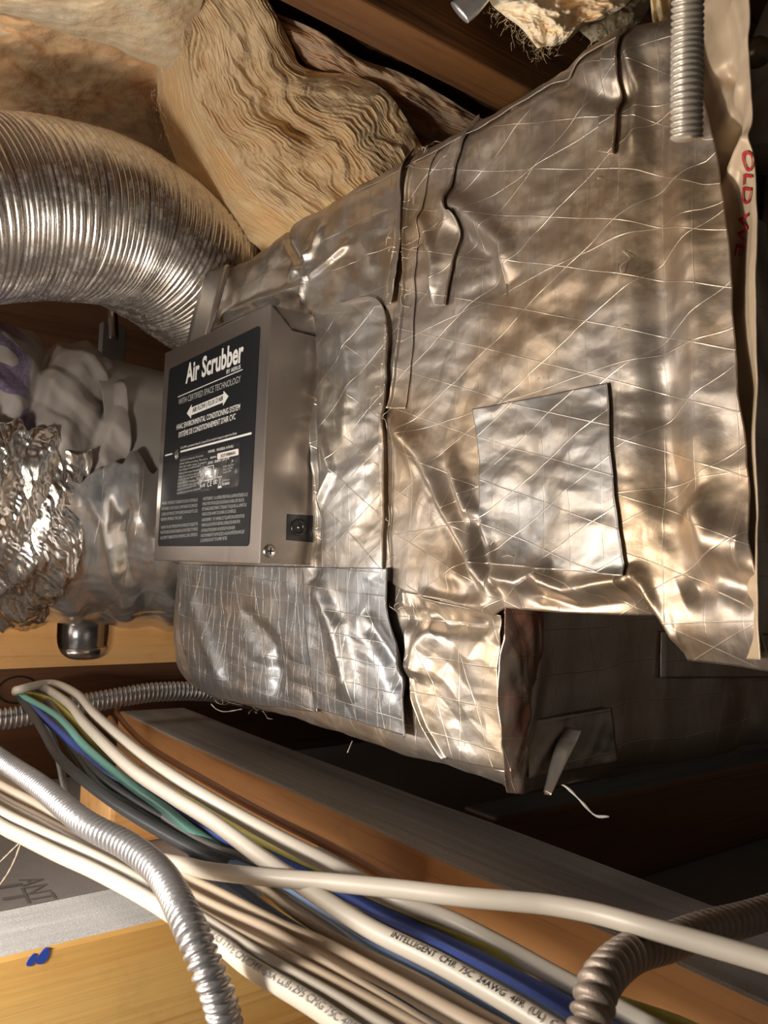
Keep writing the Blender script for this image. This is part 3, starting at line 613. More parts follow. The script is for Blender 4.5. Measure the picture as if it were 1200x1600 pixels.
def tube_surface(y, th, r):      # insulated duct along Y; th=0 faces the room (+X)
    cx = -1.21; cz = .112-.04*(y-.2)
    return np.stack([cx+r*np.cos(th), y+0*th, cz+r*np.sin(th)], -1)
idt = thing('insulated_duct', (-1.21, .25, -.07), 'fat round duct in crinkled foil and creased grey sleeve left of steel box', 'duct')
def band(name, y0, y1, rf, mat, a0=-140, a1=150, n=(220, 260), skew=0., label=None):
    y, th = np.meshgrid(np.linspace(y0, y1, n[0]), np.radians(np.linspace(a0, a1, n[1])), indexing='ij')
    th0 = th; y = y+skew*np.sin(th0); r = rf(y, th)
    o = grid(name, tube_surface(y, th, r), mat, idt, UV=np.stack([y, th*.19], -1), solid=.0006)
    if label: tag(o, label)
    return o
def sleeve_mat():
    s = NT('printed_grey_sleeve'); ob = s.coord('UV')
    n = s.noise(ob, 11., 1, .4, .6); m = s.math('MULTIPLY', s.rng(n, .42, .43), s.rng(n, .63, .62, 0., 1.))
    sp = s.n('ShaderNodeSeparateXYZ'); s.L(ob, sp.inputs[0]); m = s.math('MULTIPLY', m, s.rng(sp.outputs[0], .265, .245))
    m = s.math('MULTIPLY', m, s.rng(s.noise(ob, 300, 3), .3, .6, .6, 1.))
    s.set(Base_Color=s.mix(m, (.36, .32, .29), (.14, .10, .19)), Roughness=.42, Metallic=.15); s.b.inputs['Coat Weight'].default_value = .2
    s.bump(s.noise(ob, 60, 4), .25, .001); return s.m
M_PRINT = sleeve_mat()
def r_sleeve(y, t):
    g = t*.19
    return .188+.016*np.exp(-((y-.14)/.10)**2)+.007*fbm(y*9, g*6, o=3, s=91)+.011*crumple(y, g, .08, 95, 3)+.004*crumple(y, g, .03, 96, 3)-.014*np.exp(-((y-.235-g*.25)/.010)**2)-.010*np.exp(-((y-.315-g*.3)/.009)**2)+.008*np.exp(-((y-.275-g*.28)/.014)**2)
band('printed_sleeve', -.15, .37, r_sleeve, M_PRINT, -40, 160, label='grey film sleeve with purple print')
def r_plain(y, t):
    g = t*.19
    return .181+.003*fbm(y*6, g*5, s=131)+.004*np.exp(-((y-.47-g*.3)/.012)**2)
M_FILM = plain('grey_film', (.36, .33, .30), .38, .25, bump=.1, bscale=60, var=.06)
band('grey_collar', .34, .64, r_plain, M_FILM, -40, 160, label='plain grey film on the right part')
def r_foil(y, t):
    g = t*.19
    return .203+.010*np.exp(-((y-.12)/.1)**2)+.010*crumple(y, g*.55, .055, 101, 3)+.0065*crumple(y, g*.6, .026, 103, 3)+.0028*crumple(y, g, .011, 105, 3)+.008*fbm(y*14, g*7, s=107)
def ragged(name, y0, y1, a0, a1, rf, seed, mat=M_CRINK, n=(240, 300), amp=9., slope=0.):
    u, v = np.meshgrid(np.linspace(0, 1, n[0]), np.linspace(0, 1, n[1]), indexing='ij')
    y = y0+(y1-y0)*u+.010*fbm(v*6, u*0, s=seed)*(np.abs(u-.5)*2); top = a1+slope*u+amp*fbm(u*4, 0*u, s=seed+1)+amp*.5*fbm(u*13, 0*u, s=seed+2); a = np.radians(a0+(top-a0)*v)
    return grid(name, tube_surface(y, a, rf(y, a)), mat, idt, UV=np.stack([y, a*.19], -1), solid=.0005)
tag(ragged('crinkled_foil', -.12, .312, -150, 44, r_foil, 111, slope=-40.), 'heavily crinkled bright foil sheet')
def r_smooth(y, t):
    g = t*.19
    return .201+.004*fbm(y*8, g*5, s=121)+.004*crumple(y+g*.35, g*.35, .06, 123)+.004*np.sin((y*1.0+g*.45)*85+1.5*fbm(y*5, g*5, s=125))*np.clip((-t+.2)/.6, .3, 1)+.0012*crumple(y, g, .025, 127)
tag(ragged('smooth_sleeve', .285, .64, -150, 0, r_smooth, 117, M_SLEEVE, slope=6., amp=6.), 'smoother silver foil sleeve')
# pipe fitting in the notch
M_DKM = plain('dark_shiny_metal', (.30, .30, .32), .24, .9, bump=.2, bscale=200)
pc = np.array([-1.235, .385, -.100])
pf = thing('pipe_fitting', (pc[0], pc[1], -.155), 'dark shiny pipe fitting set in the notch of the orange joist', 'pipe fitting')
def pipe(name, prof_, mat):
    th = np.linspace(0, 2*math.pi, 48, endpoint=False); pr = np.array(prof_)
    G = np.stack([pc[0]+np.outer(pr[:, 0], np.cos(th)), pc[1]+np.outer(pr[:, 0], np.sin(th)), pr[:, 1][:, None]+0*th], -1); return grid(name, G, mat, pf, cv=True, smooth=True)
pipe('barrel', [(.0, -.145), (.034, -.144), (.037, -.140), (.0375, -.128), (.0345, -.125), (.0345, -.088), (.0375, -.085), (.0375, -.072), (.034, -.068), (.034, -.05), (.034, -.0)], M_DKM)
for zc in (-.079, -.134):
    pipe('clamp_band', [(.036, zc-.006), (.0405, zc-.005), (.0392, zc), (.0405, zc+.005), (.036, zc+.006)], M_CHROME)
# dim hanger bracket behind
hb = thing('hanger_bracket', (-1.45, .47, .18), 'dim grey hanger bracket in the dark gap under the ribbed duct', 'bracket')
p = dep(172, 590, 1.5); q = dep(178, 480, 1.5)
box('bracket_strap', (p[0]-.01, p[1]-.022, p[2]), (p[0]+.01, p[1]+.022, q[2]-.03), plain('dim_zinc', (.35, .35, .34), .5, .4), hb)
tube('threaded_rod', [dep(176, 530, 1.45), dep(176, 505, 1.45), dep(177, 480, 1.45), (dep(177, 480, 1.45)+np.array([0, 0, .2])), np.r_[dep(177, 480, 1.45)[:2], .702]], 90, lambda s, t: .009+.0012*np.sin(s*1800+t), 14, M_CHROME, hb)

# ------------------------------------------------------------------ fibreglass batts
def fibre(name, a, b, c):
    s = NT(name); uv = s.coord('UV', (1, 1, 1)); st = s.noise(s.coord('UV', (3, 34, 1)), 1., 6, .7, .5); n2 = s.noise(uv, 3.2, 4, .6)
    col = s.mix(s.rng(n2, .35, .65), a, b); col = s.mix(s.math('MULTIPLY', s.rng(st, .50, .75), .35), col, c)
    s.set(Base_Color=col, Roughness=.95); s.b.inputs['Specular IOR Level'].default_value = .1
    s.b.inputs['Subsurface Weight'].default_value = .5; s.b.inputs['Subsurface Radius'].default_value = (.02, .012, .006); s.b.inputs['Subsurface Scale'].default_value = .6
    s.b.inputs['Sheen Weight'].default_value = .3; s.b.inputs['Sheen Roughness'].default_value = .6
    s.bump(s.math('ADD', st, s.math('MULTIPLY', s.noise(s.coord('UV', (20, 160, 1)), 1., 4, .7), .5)), .5, .004); return s.m
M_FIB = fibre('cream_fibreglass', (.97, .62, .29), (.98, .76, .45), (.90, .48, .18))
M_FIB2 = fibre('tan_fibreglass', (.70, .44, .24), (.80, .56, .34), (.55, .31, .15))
def wool(name, a, b):
    s = NT(name); ob = s.coord('Object'); n = s.noise(ob, 14, 5, .6); n2 = s.noise(ob, 60, 5, .65)
    s.set(Base_Color=s.mix(s.rng(n, .35, .65), a, b), Roughness=.95); s.b.inputs['Specular IOR Level'].default_value = .1
    s.b.inputs['Subsurface Weight'].default_value = .5; s.b.inputs['Subsurface Radius'].default_value = (.03, .018, .01)
    s.bump(s.math('ADD', s.math('MULTIPLY', n, .8), s.math('MULTIPLY', n2, .35)), .6, .012); return s.m
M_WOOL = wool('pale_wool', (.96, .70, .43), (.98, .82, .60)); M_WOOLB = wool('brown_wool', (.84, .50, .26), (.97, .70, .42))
def lobes(name, rows, t_fn, mat, disp, parent, n=(260, 220), thick=.05, strata=0, seed=0, sfreq=60., puff=.05, groove=.010, smooth_to=0.):
    """soft body lofted through guide lines; bulges towards the room and closes behind"""
    n0, n1 = n; C = np.array([spline(r, n1)[0] for r in rows])
    A = np.empty((n0, n1, 2))
    for j in range(n1): A[:, j] = spline(C[:, j], n0)[0]
    u, v = np.meshgrid(np.linspace(0, 1, n0), np.linspace(0, 1, n1), indexing='ij')
    T = t_fn(A[..., 0], A[..., 1])
    bul = puff*(1-(2*u-1)**4)*(1-(2*v-1)**6)
    w = .34*fbm(v*5, u*2.5, o=2, s=seed)+.07*fbm(v*15, u*6, o=2, s=seed+9)
    ph = (u+w*.35)*sfreq
    d = disp*fbm(u*4, v*5, o=4, s=seed+3)
    if strata:
        k = np.clip((u-smooth_to)/.06, 0, 1)*(.35+.9*np.clip(.5+fbm(u*6, v*5, s=seed+5), 0, 1))
        d = d+k*groove*(np.abs(np.sin(ph+.6*np.sin(ph*.31+v*5)))**.6-.5)+k*groove*.35*np.sin(ph*2.3+w*9)+k*groove*.18*np.sin(ph*6.1+w*20)
        d = d+k*groove*4.5*vn(ph/11, v*5, s=seed+7)+k*groove*2.0*vn(ph/5, v*11, s=seed+8)
    dirs = np.stack([(A[..., 0]-600)/F, -(A[..., 1]-800)/F, -np.ones_like(A[..., 0])], -1)@R.T
    P = dirs*(T-bul-d)[..., None]; Bk = dirs*(T+thick)[..., None]
    o = grid(name, P, mat, parent, UV=np.stack([v*.7+0*u, u+w*.35], -1))
    return o, P, Bk
def close_back(P, Bk, mat, parent, name='batt_back'):
    e = np.concatenate([P[:, 0], P[-1, 1:], P[::-1, -1][1:], P[0, ::-1][1:-1]]); f = np.concatenate([Bk[:, 0], Bk[-1, 1:], Bk[::-1, -1][1:], Bk[0, ::-1][1:-1]])
    t = np.linspace(0, 1, 5)[:, None, None]; grid(name, e[None]*(1-t)+f[None]*t, mat, parent, UV=np.zeros((5, len(e), 2)), cv=True)
def under(zmax, tmax):
    """lies on the plane z=zmax, or hangs at distance tmax where that is nearer"""
    def f(x, y):
        zc = (np.stack([(x-600)/F, -(y-800)/F, -np.ones_like(x)], -1)@R.T)[..., 2]
        a = zmax/np.maximum(zc, .05); return -np.log(np.exp(-a*18)+np.exp(-tmax*18))/18
    return f
bt = thing('insulation_batt', tuple(dep(430, 200, 1.0)), 'cream fibreglass batt hanging down in wavy torn layers beside the overhead joist', 'insulation', 'fibreglass batts between the overhead joists')
wave = [[(120, -60), (215, 20), (243, 100), (250, 180), (288, 280), (330, 340), (400, 384), (420, 420)],
        [(200, -60), (262, 15), (285, 90), (290, 165), (325, 235), (372, 290), (450, 330), (490, 390)],
        [(250, -60), (300, 10), (322, 80), (322, 150), (345, 200), (400, 240), (500, 280), (550, 350)],
        [(310, -60), (345, 10), (358, 75), (352, 125), (372, 165), (440, 205), (560, 240), (620, 320)],
        [(350, -60), (390, 15), (405, 70), (400, 110), (430, 140), (500, 165), (570, 205), (650, 290)],
        [(385, -60), (430, 20), (455, 70), (468, 100), (500, 112), (550, 118), (610, 150), (680, 265)]]
o, P, Bk = lobes('wavy_layers', wave, under(.66, 1.12), M_FIB, .008, bt, (640, 420), .07, 1, 131, 100., .05, .0030, .24)
close_back(P, Bk, M_FIB2, bt); P_bt = P
G_B = 'fibreglass batts between the overhead joists'
b2 = thing('insulation_batt', tuple(dep(120, 40, .95)), 'pale fluffy insulation bulge at the top left corner above a browner one', 'insulation', G_B)
o, P, Bk = lobes('fluffy_body', [[(-160, -110), (0, -100), (150, -110), (320, -120)], [(-160, 10), (0, -20), (150, -10), (320, -10)], [(-160, 0), (0, 20), (110, 55), (170, 70), (215, 92), (270, 110)]], under(.62, 1.15), M_WOOL, .010, b2, (160, 200), .04, 0, 141, puff=.04); close_back(P, Bk, M_FIB2, b2)
b3 = thing('insulation_batt', tuple(dep(120, 180, 1.2)), 'brownish fluffy insulation behind and above the ribbed aluminium duct', 'insulation', G_B)
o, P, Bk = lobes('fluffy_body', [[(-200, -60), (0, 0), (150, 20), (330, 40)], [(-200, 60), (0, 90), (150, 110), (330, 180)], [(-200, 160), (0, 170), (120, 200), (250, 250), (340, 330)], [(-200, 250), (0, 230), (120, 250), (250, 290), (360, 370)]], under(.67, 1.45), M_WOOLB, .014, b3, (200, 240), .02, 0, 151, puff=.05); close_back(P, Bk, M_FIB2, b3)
b4 = thing('insulation_batt', tuple(dep(680, 200, 1.1)), 'dim fibreglass layers tucked behind the overhead joist above the duct', 'insulation', G_B)
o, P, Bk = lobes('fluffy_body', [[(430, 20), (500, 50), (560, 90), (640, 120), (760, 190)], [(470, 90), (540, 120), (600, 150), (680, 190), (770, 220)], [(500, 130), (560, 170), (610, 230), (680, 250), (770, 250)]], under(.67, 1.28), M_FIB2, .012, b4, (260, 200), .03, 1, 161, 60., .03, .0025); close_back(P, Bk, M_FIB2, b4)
b5 = thing('insulation_batt', tuple(dep(850, 20, .63)), 'small ragged tuft of yellow insulation hanging at the top right of the joist', 'insulation', G_B)
o, P, Bk = lobes('fluffy_body', [[(765, -50), (765, 0), (785, 22), (815, 45), (840, 76)], [(830, -50), (840, 0), (850, 25), (860, 50), (855, 72)], [(900, -50), (900, 10), (890, 40), (880, 60), (868, 72)], [(1000, -50), (985, 0), (950, 25), (915, 40), (885, 66)]], lambda x, y: .640+0*x, M_WOOL, .008, b5, (140, 140), .02, 0, 171, puff=.02); close_back(P, Bk, M_FIB2, b5)
b6 = thing('insulation_batt', tuple(dep(960, 30, .66)), 'dim olive insulation flap behind the top edge of the foil blanket', 'insulation', G_B)
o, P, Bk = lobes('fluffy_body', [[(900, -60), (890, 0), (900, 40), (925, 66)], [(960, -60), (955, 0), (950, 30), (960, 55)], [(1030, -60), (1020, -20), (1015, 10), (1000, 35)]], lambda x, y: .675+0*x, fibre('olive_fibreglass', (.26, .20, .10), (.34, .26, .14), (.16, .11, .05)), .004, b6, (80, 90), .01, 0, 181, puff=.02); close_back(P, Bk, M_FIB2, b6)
def fuzz(parent, pts, mat, n, r=.0002, L=.018, seed=0):
    """loose fibres at the torn edges, one mesh"""
    rs = np.random.RandomState(seed); Vs = []; Fs = []
    P_, _ = spline(pts, n)
    for i in range(n):
        p = P_[i]+rs.randn(3)*.004; d = rs.randn(3); d[2] -= .6; d = d/np.linalg.norm(d); q = p.copy(); k0 = len(Vs)
        side_ = _n(np.cross(d, R[:, 2])) ; m = 5; l = L*(.4+rs.rand())
        for k in range(m):
            w = r*(1-.7*k/(m-1)); Vs += [q-side_*w, q+side_*w]; d = _n(d+rs.randn(3)*.45); q = q+d*l/m
            if k: a = k0+2*k; Fs.append((a-2, a-1, a+1, a))
    o = link('loose_fibres', raw_mesh('loose_fibres', Vs, Fs), mat, parent); o['kind'] = 'stuff'
def hairs(parent, P, mat, n, u0=0., u1=1., seed=0, r=.00028, lift=.0022, lo=14, hi=46):
    """fine fibres lying along the torn layers, one mesh"""
    rs = np.random.RandomState(seed); nu, nv = P.shape[:2]; Vs = []; Fs = []
    for _ in range(n):
        i = rs.uniform(u0*nu, u1*nu-2); j = rs.randint(4, nv-60); m = rs.randint(lo, hi); k0 = len(Vs); di = rs.randn()*.16; ph = rs.rand()*6
        for q in range(0, m, 3):
            ii = int(np.clip(i+di*q+1.6*math.sin(q*.13+ph), 1, nu-2)); jj = min(j+q, nv-2); p = P[ii, jj]; up = _n(P[ii+1, jj]-P[ii-1, jj])
            p = p*(1-(lift*(.2+math.sin(math.pi*q/m)*rs.uniform(.6, 1.)))/np.linalg.norm(p)); w = r*(.4+math.sin(math.pi*q/m))
            Vs += [p-up*w, p+up*w]
            if q: a = k0+2*(q//3); Fs.append((a-2, a-1, a+1, a))
    o = link('surface_fibres', raw_mesh('surface_fibres', Vs, Fs), mat, parent); o['kind'] = 'stuff'
M_HAIR = plain('pale_fibre', (.97, .75, .47), .8, spec=.2, var=.04)
hairs(bt, P_bt, M_HAIR, 7500, .24, .99, 5); hairs(bt, P_bt, M_HAIR, 500, .0, .25, 6)
fuzz(b5, [dep(765, 5, .63), dep(785, 24, .63), dep(815, 48, .63), dep(838, 76, .63), dep(842, 82, .63), dep(868, 72, .63)], M_HAIR, 170, r=.00011, L=.010, seed=1)
fuzz(bt, [dep(243, 100, 1.07), dep(250, 180, 1.07), dep(285, 285, 1.07), dep(325, 335, 1.07), dep(390, 366, 1.07)], M_FIB, 260, seed=2)
fuzz(b6, [dep(925, 60, .65), dep(960, 52, .65)], M_HAIR, 50, r=.00014, L=.010, seed=3)

# metal clip at the top
cl = thing('metal_clip', tuple(dep(728, 5, .62)), 'small bright metal strap end at the very top edge beside the dark joist', 'clip')
cpath = [dep(770, -40, .62), dep(745, -8, .62), dep(730, 10, .62), dep(718, 20, .62)]
tube('strap_end', cpath, 40, lambda s, t: (.0105+0*t+0*s, .0045+0*t+0*s), 16, plain('zinc_clip', (.7, .7, .7), .35, .8, bump=.3), cl)

# ------------------------------------------------------------------ kraft/foil bag strip with red letters, right
bag = thing('insulation_facing', (-.235, .49, -.05), 'loose tan insulation facing with red lettering behind the foil flap edge', 'insulation')
n0, n1 = 70, 320
def bag_y(x, z):          # the facing curls forward towards its free edge
    return .462-.034*np.clip((x+.272)/.04, 0, 1.3)**1.5
Lb, _ = spline([at(*q, 'Y', .45) for q in ((1050, -80), (1052, 20), (1060, 150), (1078, 300), (1100, 500), (1120, 760), (1150, 1030))], n1)
Rb, _ = spline([at(*q, 'Y', .445) for q in ((1165, -80), (1168, 20), (1164, 80), (1174, 160), (1172, 260), (1178, 400), (1180, 560), (1187, 760), (1200, 1030))], n1)
t = np.linspace(0, 1, n0)[:, None, None]; Q = Lb[None]*(1-t)+Rb[None]*t; xx, zz = Q[..., 0], Q[..., 2]
hb_ = .006*fbm(xx*14, zz*10, s=201)+.004*crumple(xx, zz, .05, 203)
def bag_h(x, z):
    h = .004*fbm(x*14, z*10, s=201)+.004*crumple(x, z, .05, 203)
    for poly, w, a_ in ((PL((1080, 330), (1130, 250), (1160, 220)), .006, .008), (PL((1090, 270), (1120, 220), (1125, 180)), .007, -.010), (PL((1110, 100), (1130, 110)), .005, -.006), (PL((1140, 0), (1150, 60), (1140, 130)), .006, .006)):
        d, _s, al = pdist(x, z, poly); h = h+a_*np.exp(-(d/w)**2)
    return h
Q = Q.copy(); Q[..., 1] = bag_y(xx, zz)-bag_h(xx, zz)
M_BAG = foil('tan_facing', (.60, .46, .31), (.64, .50, .35), .42, (), .3, metal=.2, off=15.)
grid('facing_sheet', Q, M_BAG, bag, UV=np.stack([xx, zz], -1), solid=.001, flip=True)
M_RED = plain('red_print', (.42, .02, .03), .5)
def bag_text(body, p0, p1, capdir, cap):
    """letters whose baseline runs p0->p1 in the picture, capitals pointing capdir"""
    V, Fs = text_raw(body, .008); a = np.array(p0, float); b = np.array(p1, float); V[:, 0] -= V[:, 0].min(); wd = V[:, 0].max()
    up = np.array(capdir, float)*cap/.70; out = []
    for q in V:
        pp = a+(b-a)*q[0]/wd+up*q[1]; w = at(pp[0], pp[1], 'Y', .445); w = w.copy(); w[1] = float(bag_y(w[0], w[2])-bag_h(np.array([w[0]]), np.array([w[2]]))[0])-.0016; out.append(w)
    me = bpy.data.meshes.new('lettering'); me.from_pydata([list(map(float, q)) for q in out], [], Fs); link('lettering', me, M_RED, bag)
bag_text('OLD', (1157, 232), (1139, 308), (.96, .27), 22)
bag_text('WE', (1133, 318), (1119, 386), (.96, .27), 22)
# yellow core showing above the blanket edge
yb, P, Bk = lobes('torn_core', [[(1012, -40), (1016, 0), (1022, 40), (1046, 74)], [(1050, -40), (1050, 0), (1052, 40), (1056, 74)]], lambda x, y: .60+0*x, M_FIB, .003, bag, (30, 60), .01, puff=.006)
# grey wrapped things at the far right
M_GREY = plain('grey_wrap', (.32, .29, .24), .85, bump=.4, bscale=60)
for k, (pts, r, lb) in enumerate((([dep(1290, -60, .9), dep(1230, 40, .9), dep(1215, 110, .9), dep(1230, 250, .95)], .030, 'dull grey wrapped pipe at the top right corner'),
                             ([dep(1200, 250, .86), dep(1216, 180, .86), dep(1270, 130, .86), dep(1350, 120, .86)], .034, 'grey wrapped pipe bend below the top right corner one'),
                             ([dep(1235, 255, .95), dep(1230, 330, .95), dep(1228, 420, .95)], .026, 'short grey brown pipe stub under the wrapped pipe bend at right'))):
    tag(tube('wrapped_pipe', pts, 80, lambda s, t, r=r, k=k: r*(1+.05*fbm(s*30, t*2+0*s, s=k))+.0*t, 24, M_GREY), lb, 'pipe')
ct = tube('round_connector', [dep(1180, 82, .80), dep(1186, 82, .77)], 12, lambda s, t: .014*np.sqrt(np.clip(1-((s-.016)/.034)**2, .05, 1))+0*t, 24, plain('brown_plug', (.14, .10, .06), .3, .5)); tag(ct, 'small round brown connector beside the upper edge of the tan facing', 'connector')

# ------------------------------------------------------------------ flexible metal conduits
def armour(r, p, dpt, sharp=.5, turns=1):
    def f(s, t):
        q = (s/p+turns*t/(2*math.pi)) % 1.0
        return r+dpt*(np.where(q < .72, np.sin(q/.72*math.pi)**sharp, 0)-.5)
    return f
def conduit(pts, r, p, d, mat, label, n=700, nt=40, group=None):
    o = tube('metal_conduit', pts, n, armour(r, p, d), nt, mat); return tag(o, label, 'conduit', 'flexible metal conduits')
conduit([dep(1076, -90, .345), dep(1075, -30, .345), dep(1074, 60, .35), dep(1073, 150, .35), dep(1073, 216, .352)], .0062, .0026, .0010, plain('bright_conduit', (.62, .56, .48), .32, .6, var=.1), 'cut end of flexible metal conduit hanging straight down at top right', 520)
conduit([dep(-90, 1120, .79), dep(0, 1186, .715), dep(60, 1227, .63), dep(130, 1284, .55), dep(200, 1322, .51), dep(252, 1366, .472), dep(290, 1435, .42), dep(318, 1500, .402), dep(345, 1570, .398), dep(365, 1660, .40)], .0073, .0050, .0024, M_GALV, 'long grey flexible conduit curving down in front of the yellow joist', 1100)
conduit([at(*q, 'X', -1.10) for q in ((-120, 1135), (0, 1124), (60, 1114), (130, 1100), (190, 1089), (250, 1081), (330, 1082), (420, 1100))], .0118, .0062, .0030, M_GALV, 'silver ribbed conduit passing behind the cables under the duct', 800)
conduit([dep(905, 1680, .34), dep(922, 1600, .35), dep(938, 1535, .366), dep(985, 1490, .395), dep(1045, 1472, .425), dep(1100, 1452, .45), dep(1160, 1437, .475), dep(1215, 1420, .498), dep(1330, 1380, .54)], .0082, .0066, .0026, M_CONDR, 'thick brown flexible conduit bending over the beam at lower right', 900)

# ------------------------------------------------------------------ cables
def plastic(name, col, rough=.42): return plain(name, col, rough, var=.06, bump=.08, bscale=120)
M_WH = plastic('white_cable', (.55, .49, .41)); M_BG = plastic('ivory_cable', (.56, .44, .32)); M_YL = plastic('yellow_cable', (.55, .47, .10)); M_TL = plastic('teal_cable', (.16, .40, .34))
M_BL = plastic('blue_cable', (.05, .10, .42)); M_LB = plastic('light_blue_cable', (.18, .27, .46)); M_DK = plastic('black_cable', (.045, .047, .05)); M_GY = plastic('grey_cable', (.20, .19, .18))
M_BR = plastic('brown_cable', (.40, .17, .07)); M_GN = plastic('dark_green_cable', (.03, .06, .045)); M_DB = plastic('navy_cable', (.04, .07, .14))
def cable(px, zs, mat, label, ra=.0042, rb=.0042, group='cables running in the loose bundle under the duct', n=150, name='cable', end=None):
    """px: picture points; zs: heights at the first and last point (or a list)"""
    zz = np.interp(np.linspace(0, 1, len(px)), np.linspace(0, 1, len(zs)), zs)
    P = [at(x, y, 'Z', z) for (x, y), z in zip(px, zz)]
    if px[0][0] < 40 and px[0][1] < 1100: P.insert(0, P[0]*(1.268/abs(P[0][0])))
    if px[-1][1] > 1560: P.append(P[-1]+(P[-1]-P[-2])*1.5)
    o = tube(name, P, n, lambda s, t: (ra+0*s+0*t, rb+0*s+0*t), 14, mat); tag(o, label, 'cable', group)
    return o, P
def print_on(cab, P, r, body, s0, size, mat, side_dir=(0, -.5, .85)):
    V, Fs = text_raw(body, .0); C, s = spline(P, 500); V[:, 0] -= V[:, 0].min(); sd = _n(side_dir); out = []
    T = np.gradient(C, axis=0); T /= np.linalg.norm(T, axis=1)[:, None]
    for q in V:
        ss = s0+q[0]*size; c = np.array([np.interp(ss, s, C[:, k]) for k in range(3)]); t = _n(np.array([np.interp(ss, s, T[:, k]) for k in range(3)]))
        e = _n(sd-t*(sd@t)); w = np.cross(t, e); w = w if w[2] < 0 else -w
        a = (q[1]-.33)*size/r; out.append((c+(e*math.cos(a)-w*math.sin(a))*(r+.00025)).tolist())
    me = bpy.data.meshes.new('print'); me.from_pydata([list(map(float, x)) for x in out], [], Fs)
    me.transform(Matrix.Translation(-cab.location)); me.materials.append(mat); o = bpy.data.objects.new('lettering', me); COL.objects.link(o); o.parent = cab
Hh = (28, 1078)
cable([Hh, (80, 1068), (120, 1085), (150, 1118), (210, 1170), (270, 1213), (350, 1262), (440, 1312), (520, 1353), (610, 1402), (700, 1436), (790, 1482), (870, 1527), (960, 1575), (1060, 1630)], [-.165, -.160, -.165, -.185, -.199, -.20], M_WH, 'white cable running topmost in the bundle beside the long beam', .0052, .0046)
c3, P3 = cable([(26, 1080), (60, 1072), (105, 1098), (135, 1133), (200, 1197), (267, 1243), (333, 1284), (406, 1338), (481, 1389), (575, 1449), (687, 1505), (800, 1569), (890, 1625)], [-.170, -.165, -.172, -.190, -.198], M_WH, 'white cable with black print, second one down from the beam', .0052, .0044)
print_on(c3, P3, .0050, 'INTELLIGENT  CMR  75C  24AWG  4PR  (UL)  C(UL)', 1.01, .0048, M_INKB)
cable([(30, 1083), (80, 1095), (120, 1130), (143, 1157), (177, 1183), (233, 1220), (300, 1255), (350, 1284), (425, 1321), (519, 1366), (600, 1410), (720, 1462), (830, 1510), (960, 1566), (1057, 1600), (1120, 1630)], [-.175, -.18, -.188, -.20, -.205], M_YL, 'yellow cable between the two white ones', .0040, .0036)
cable([(30, 1085), (90, 1120), (135, 1168), (200, 1223), (255, 1262), (300, 1298), (350, 1330), (400, 1362)], [-.175, -.178, -.19, -.209], M_TL, 'teal green cable below the white cables at left', .0038, .0036)
cable([(30, 1087), (100, 1150), (160, 1205), (225, 1237), (270, 1263), (330, 1300), (400, 1330), (470, 1362), (540, 1396), (600, 1428), (690, 1470), (790, 1520), (900, 1578), (960, 1612)], [-.180, -.192, -.200, -.205], M_BL, 'bright blue cable emerging under the crossing white cable', .0042, .0040)
cable([(330, 1336), (380, 1358), (440, 1383), (520, 1432), (570, 1468), (640, 1512), (700, 1545), (760, 1578), (820, 1615)], [-.20, -.205, -.208], M_LB, 'pale blue cable just below the printed white one', .0040, .0040)
cable([(300, 1330), (400, 1370), (500, 1410), (600, 1450), (700, 1490), (800, 1540), (900, 1600)], [-.211, -.212], M_DB, 'navy cable partly hidden under the bright blue one', .0044, .0040)
cable([(30, 1088), (60, 1130), (90, 1180), (130, 1218), (180, 1255), (240, 1292), (320, 1335), (400, 1365), (470, 1400), (560, 1455), (650, 1500)], [-.18, -.192, -.202, -.206], M_DK, 'black cable sagging lowest on the left of the bundle', .0048, .0044)
cable([(30, 1084), (70, 1110), (110, 1155), (150, 1205), (210, 1250), (290, 1295), (360, 1325), (430, 1350)], [-.176, -.184, -.194, -.202], M_DK, 'black cable under the teal one', .0040, .0040)
cable([(30, 1086), (75, 1120), (120, 1180), (160, 1235), (230, 1275), (310, 1320), (400, 1360), (500, 1420)], [-.176, -.19, -.2, -.208], M_GN, 'dark green cable in the shaded middle of the bundle', .0046, .0042)
cable([(30, 1082), (62, 1110), (86, 1165), (98, 1215), (108, 1262)], [-.175, -.19, -.215, -.25], M_GY, 'grey cable dropping steeply out of the bundle at left', .0038, .0036)
cable([(30, 1080), (70, 1090), (100, 1130), (150, 1185), (190, 1225), (260, 1280), (330, 1325), (400, 1350), (520, 1420), (640, 1480)], [-.172, -.185, -.198, -.205], M_GY, 'grey cable between black and dark green ones', .0040, .0036)
cable([(300, 1345), (350, 1374), (425, 1430), (474, 1462), (540, 1510), (620, 1560), (700, 1600)], [-.206, -.209], M_DB, 'slate blue cable above the ivory cables', .0042, .0038)
cable([(340, 1345), (414, 1391), (450, 1420), (500, 1453), (575, 1492), (650, 1528), (744, 1581), (800, 1612)], [-.203, -.205], M_BG, 'thin ivory cable alone between blue and ivory groups', .0028, .0028)
cable([(390, 1365), (470, 1415), (540, 1465), (620, 1512), (720, 1560), (800, 1605)], [-.211, -.211], M_GY, 'grey cable beside the pale blue one', .0044, .0036)
cable([(185, 1104), (184, 1116), (205, 1142), (240, 1172), (330, 1225), (420, 1275), (520, 1325), (620, 1382), (700, 1440)], [-.203, -.207], M_BR, 'brown cable lying along the face of the long beam', .0034, .0034)
cable([(172, 1122), (195, 1160), (240, 1200), (310, 1243), (400, 1292), (480, 1335), (560, 1378)], [-.205, -.208], plastic('orange_cable', (.55, .24, .08)), 'orange brown cable next to the topmost white one', .0036, .0034)
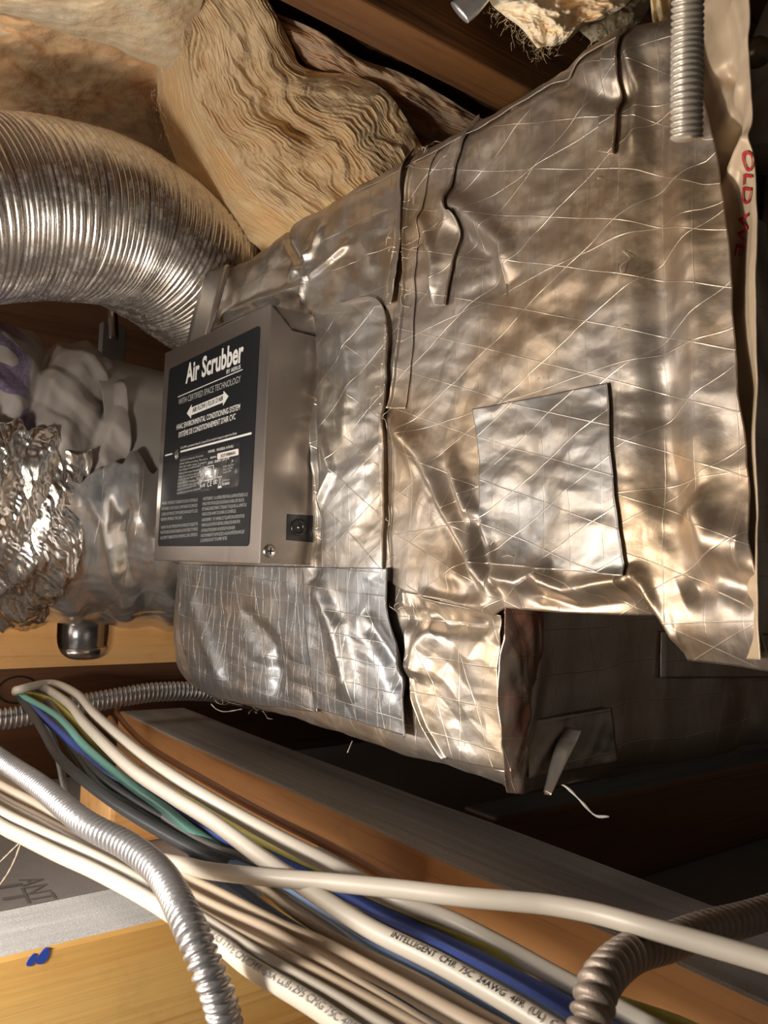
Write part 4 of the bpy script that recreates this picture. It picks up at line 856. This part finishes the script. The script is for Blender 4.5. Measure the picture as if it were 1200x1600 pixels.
cx, PX = cable([(235, 1342), (285, 1351), (330, 1361), (420, 1371), (520, 1379), (620, 1389), (720, 1401), (800, 1408), (860, 1414), (930, 1427), (1000, 1446), (1100, 1474), (1200, 1503), (1300, 1535)], [-.200, -.180, -.17, -.165, -.165], M_WH, 'white cable crossing over all the others towards lower right', .0052, .0044)
# ivory group that comes over the yellow joist
LZ = -.204
low = [([(-70, 1245), (0, 1290), (35, 1308), (90, 1335), (150, 1362), (225, 1402), (290, 1443), (350, 1480), (387, 1509), (481, 1566), (540, 1606)], 'white printed cable lowest over the yellow joist', .0052, M_WH),
       ([(-70, 1225), (0, 1270), (60, 1300), (120, 1327), (180, 1357), (240, 1392), (300, 1430), (350, 1462), (425, 1510), (519, 1563), (600, 1612)], 'white cable second from the bottom of the ivory group', .0052, M_WH),
       ([(-70, 1205), (0, 1250), (60, 1281), (130, 1320), (200, 1362), (260, 1402), (340, 1448), (444, 1500), (537, 1549), (640, 1606)], 'ivory cable third from the bottom of its group', .0050, M_BG),
       ([(-70, 1185), (0, 1228), (60, 1260), (130, 1303), (220, 1357), (290, 1398), (350, 1428), (425, 1461), (507, 1513), (612, 1576), (680, 1620)], 'printed ivory cable in the middle of its group', .0050, M_BG),
       ([(-70, 1165), (0, 1207), (60, 1242), (140, 1292), (220, 1340), (300, 1380), (350, 1404), (444, 1453), (507, 1480), (612, 1536), (725, 1597), (790, 1630)], 'ivory cable uppermost of the group over the joist', .0050, M_BG)]
for i, (pts, lb, r, m) in enumerate(low):
    o, P_ = cable(pts, [-.199+.004*(i % 2), -.202, LZ], m, lb, r, .0042)
    if i == 0: print_on(o, P_, .0050, 'E172839 (UL) TYPE CM/CMR CSA LL81295 CMG 75C 4PR 24AWG CAT 5E VERIFIED  E172839', .33, .0056, plain('grey_print', (.25, .25, .26), .6))
    if i == 3: print_on(o, P_, .0048, '10 AWG 3C  CU 300V TYPE NMD90 E173000 P1700X', .62, .0045, M_INKB)
    if i == 4: print_on(o, P_, .0048, 'E172MM AWG (UL) TYPE FT4 VERIFIED CMR 24AWG 0 FT', .72, .0045, M_INKB)
tag(strand('stray_wire', [dep(36, 1308, .64), dep(20, 1350, .66), dep(0, 1382, .68), dep(-40, 1430, .7)], .0007, M_THD), 'thin stray strand hanging left of the white cables', 'wire')
tag(strand('stray_wire', [dep(36, 1312, .64), dep(22, 1325, .66), dep(-4, 1350, .68), dep(-40, 1380, .7)], .0006, M_THD), 'second thin strand spreading outward at the left edge', 'wire')
# faint print on the paper of the drywall
def floor_text(body, p0, p1, cap):
    V, Fs = text_raw(body, .0); a = at(*p0, 'Z', -.3215); b = at(*p1, 'Z', -.3215); d = b-a; V[:, 0] -= V[:, 0].min(); wd = V[:, 0].max()
    n = np.cross(_n(d), [0, 0, -1.]); P = a+np.outer(V[:, 0]/wd, d)+np.outer(V[:, 1]/.7*cap, n)
    me = bpy.data.meshes.new('lettering'); me.from_pydata(P.tolist(), [], Fs); link('lettering', me, plain('faint_print', (.17, .15, .14), .9), bpy.data.objects['floor'])
floor_text('ANTE', (28, 1374), (58, 1420), .022); floor_text('ITE', (-4, 1385), (18, 1440), .022)

# black disc paints the shade of the cable hole onto the recessed web
hc = at(28, 1078, 'X', -1.264); th = np.linspace(0, 2*math.pi, 28, endpoint=False)
G = np.stack([hc[0]+np.array([0, .0012, -.006, -.006])[:, None]+0*th, hc[1]+np.outer([.028, .026, .024, 0.0], np.cos(th)), hc[2]+np.outer([.020, .018, .016, 0.0], np.sin(th))], -1)
grid('cable_hole_shade', G, M_GAP, sj, cv=True)
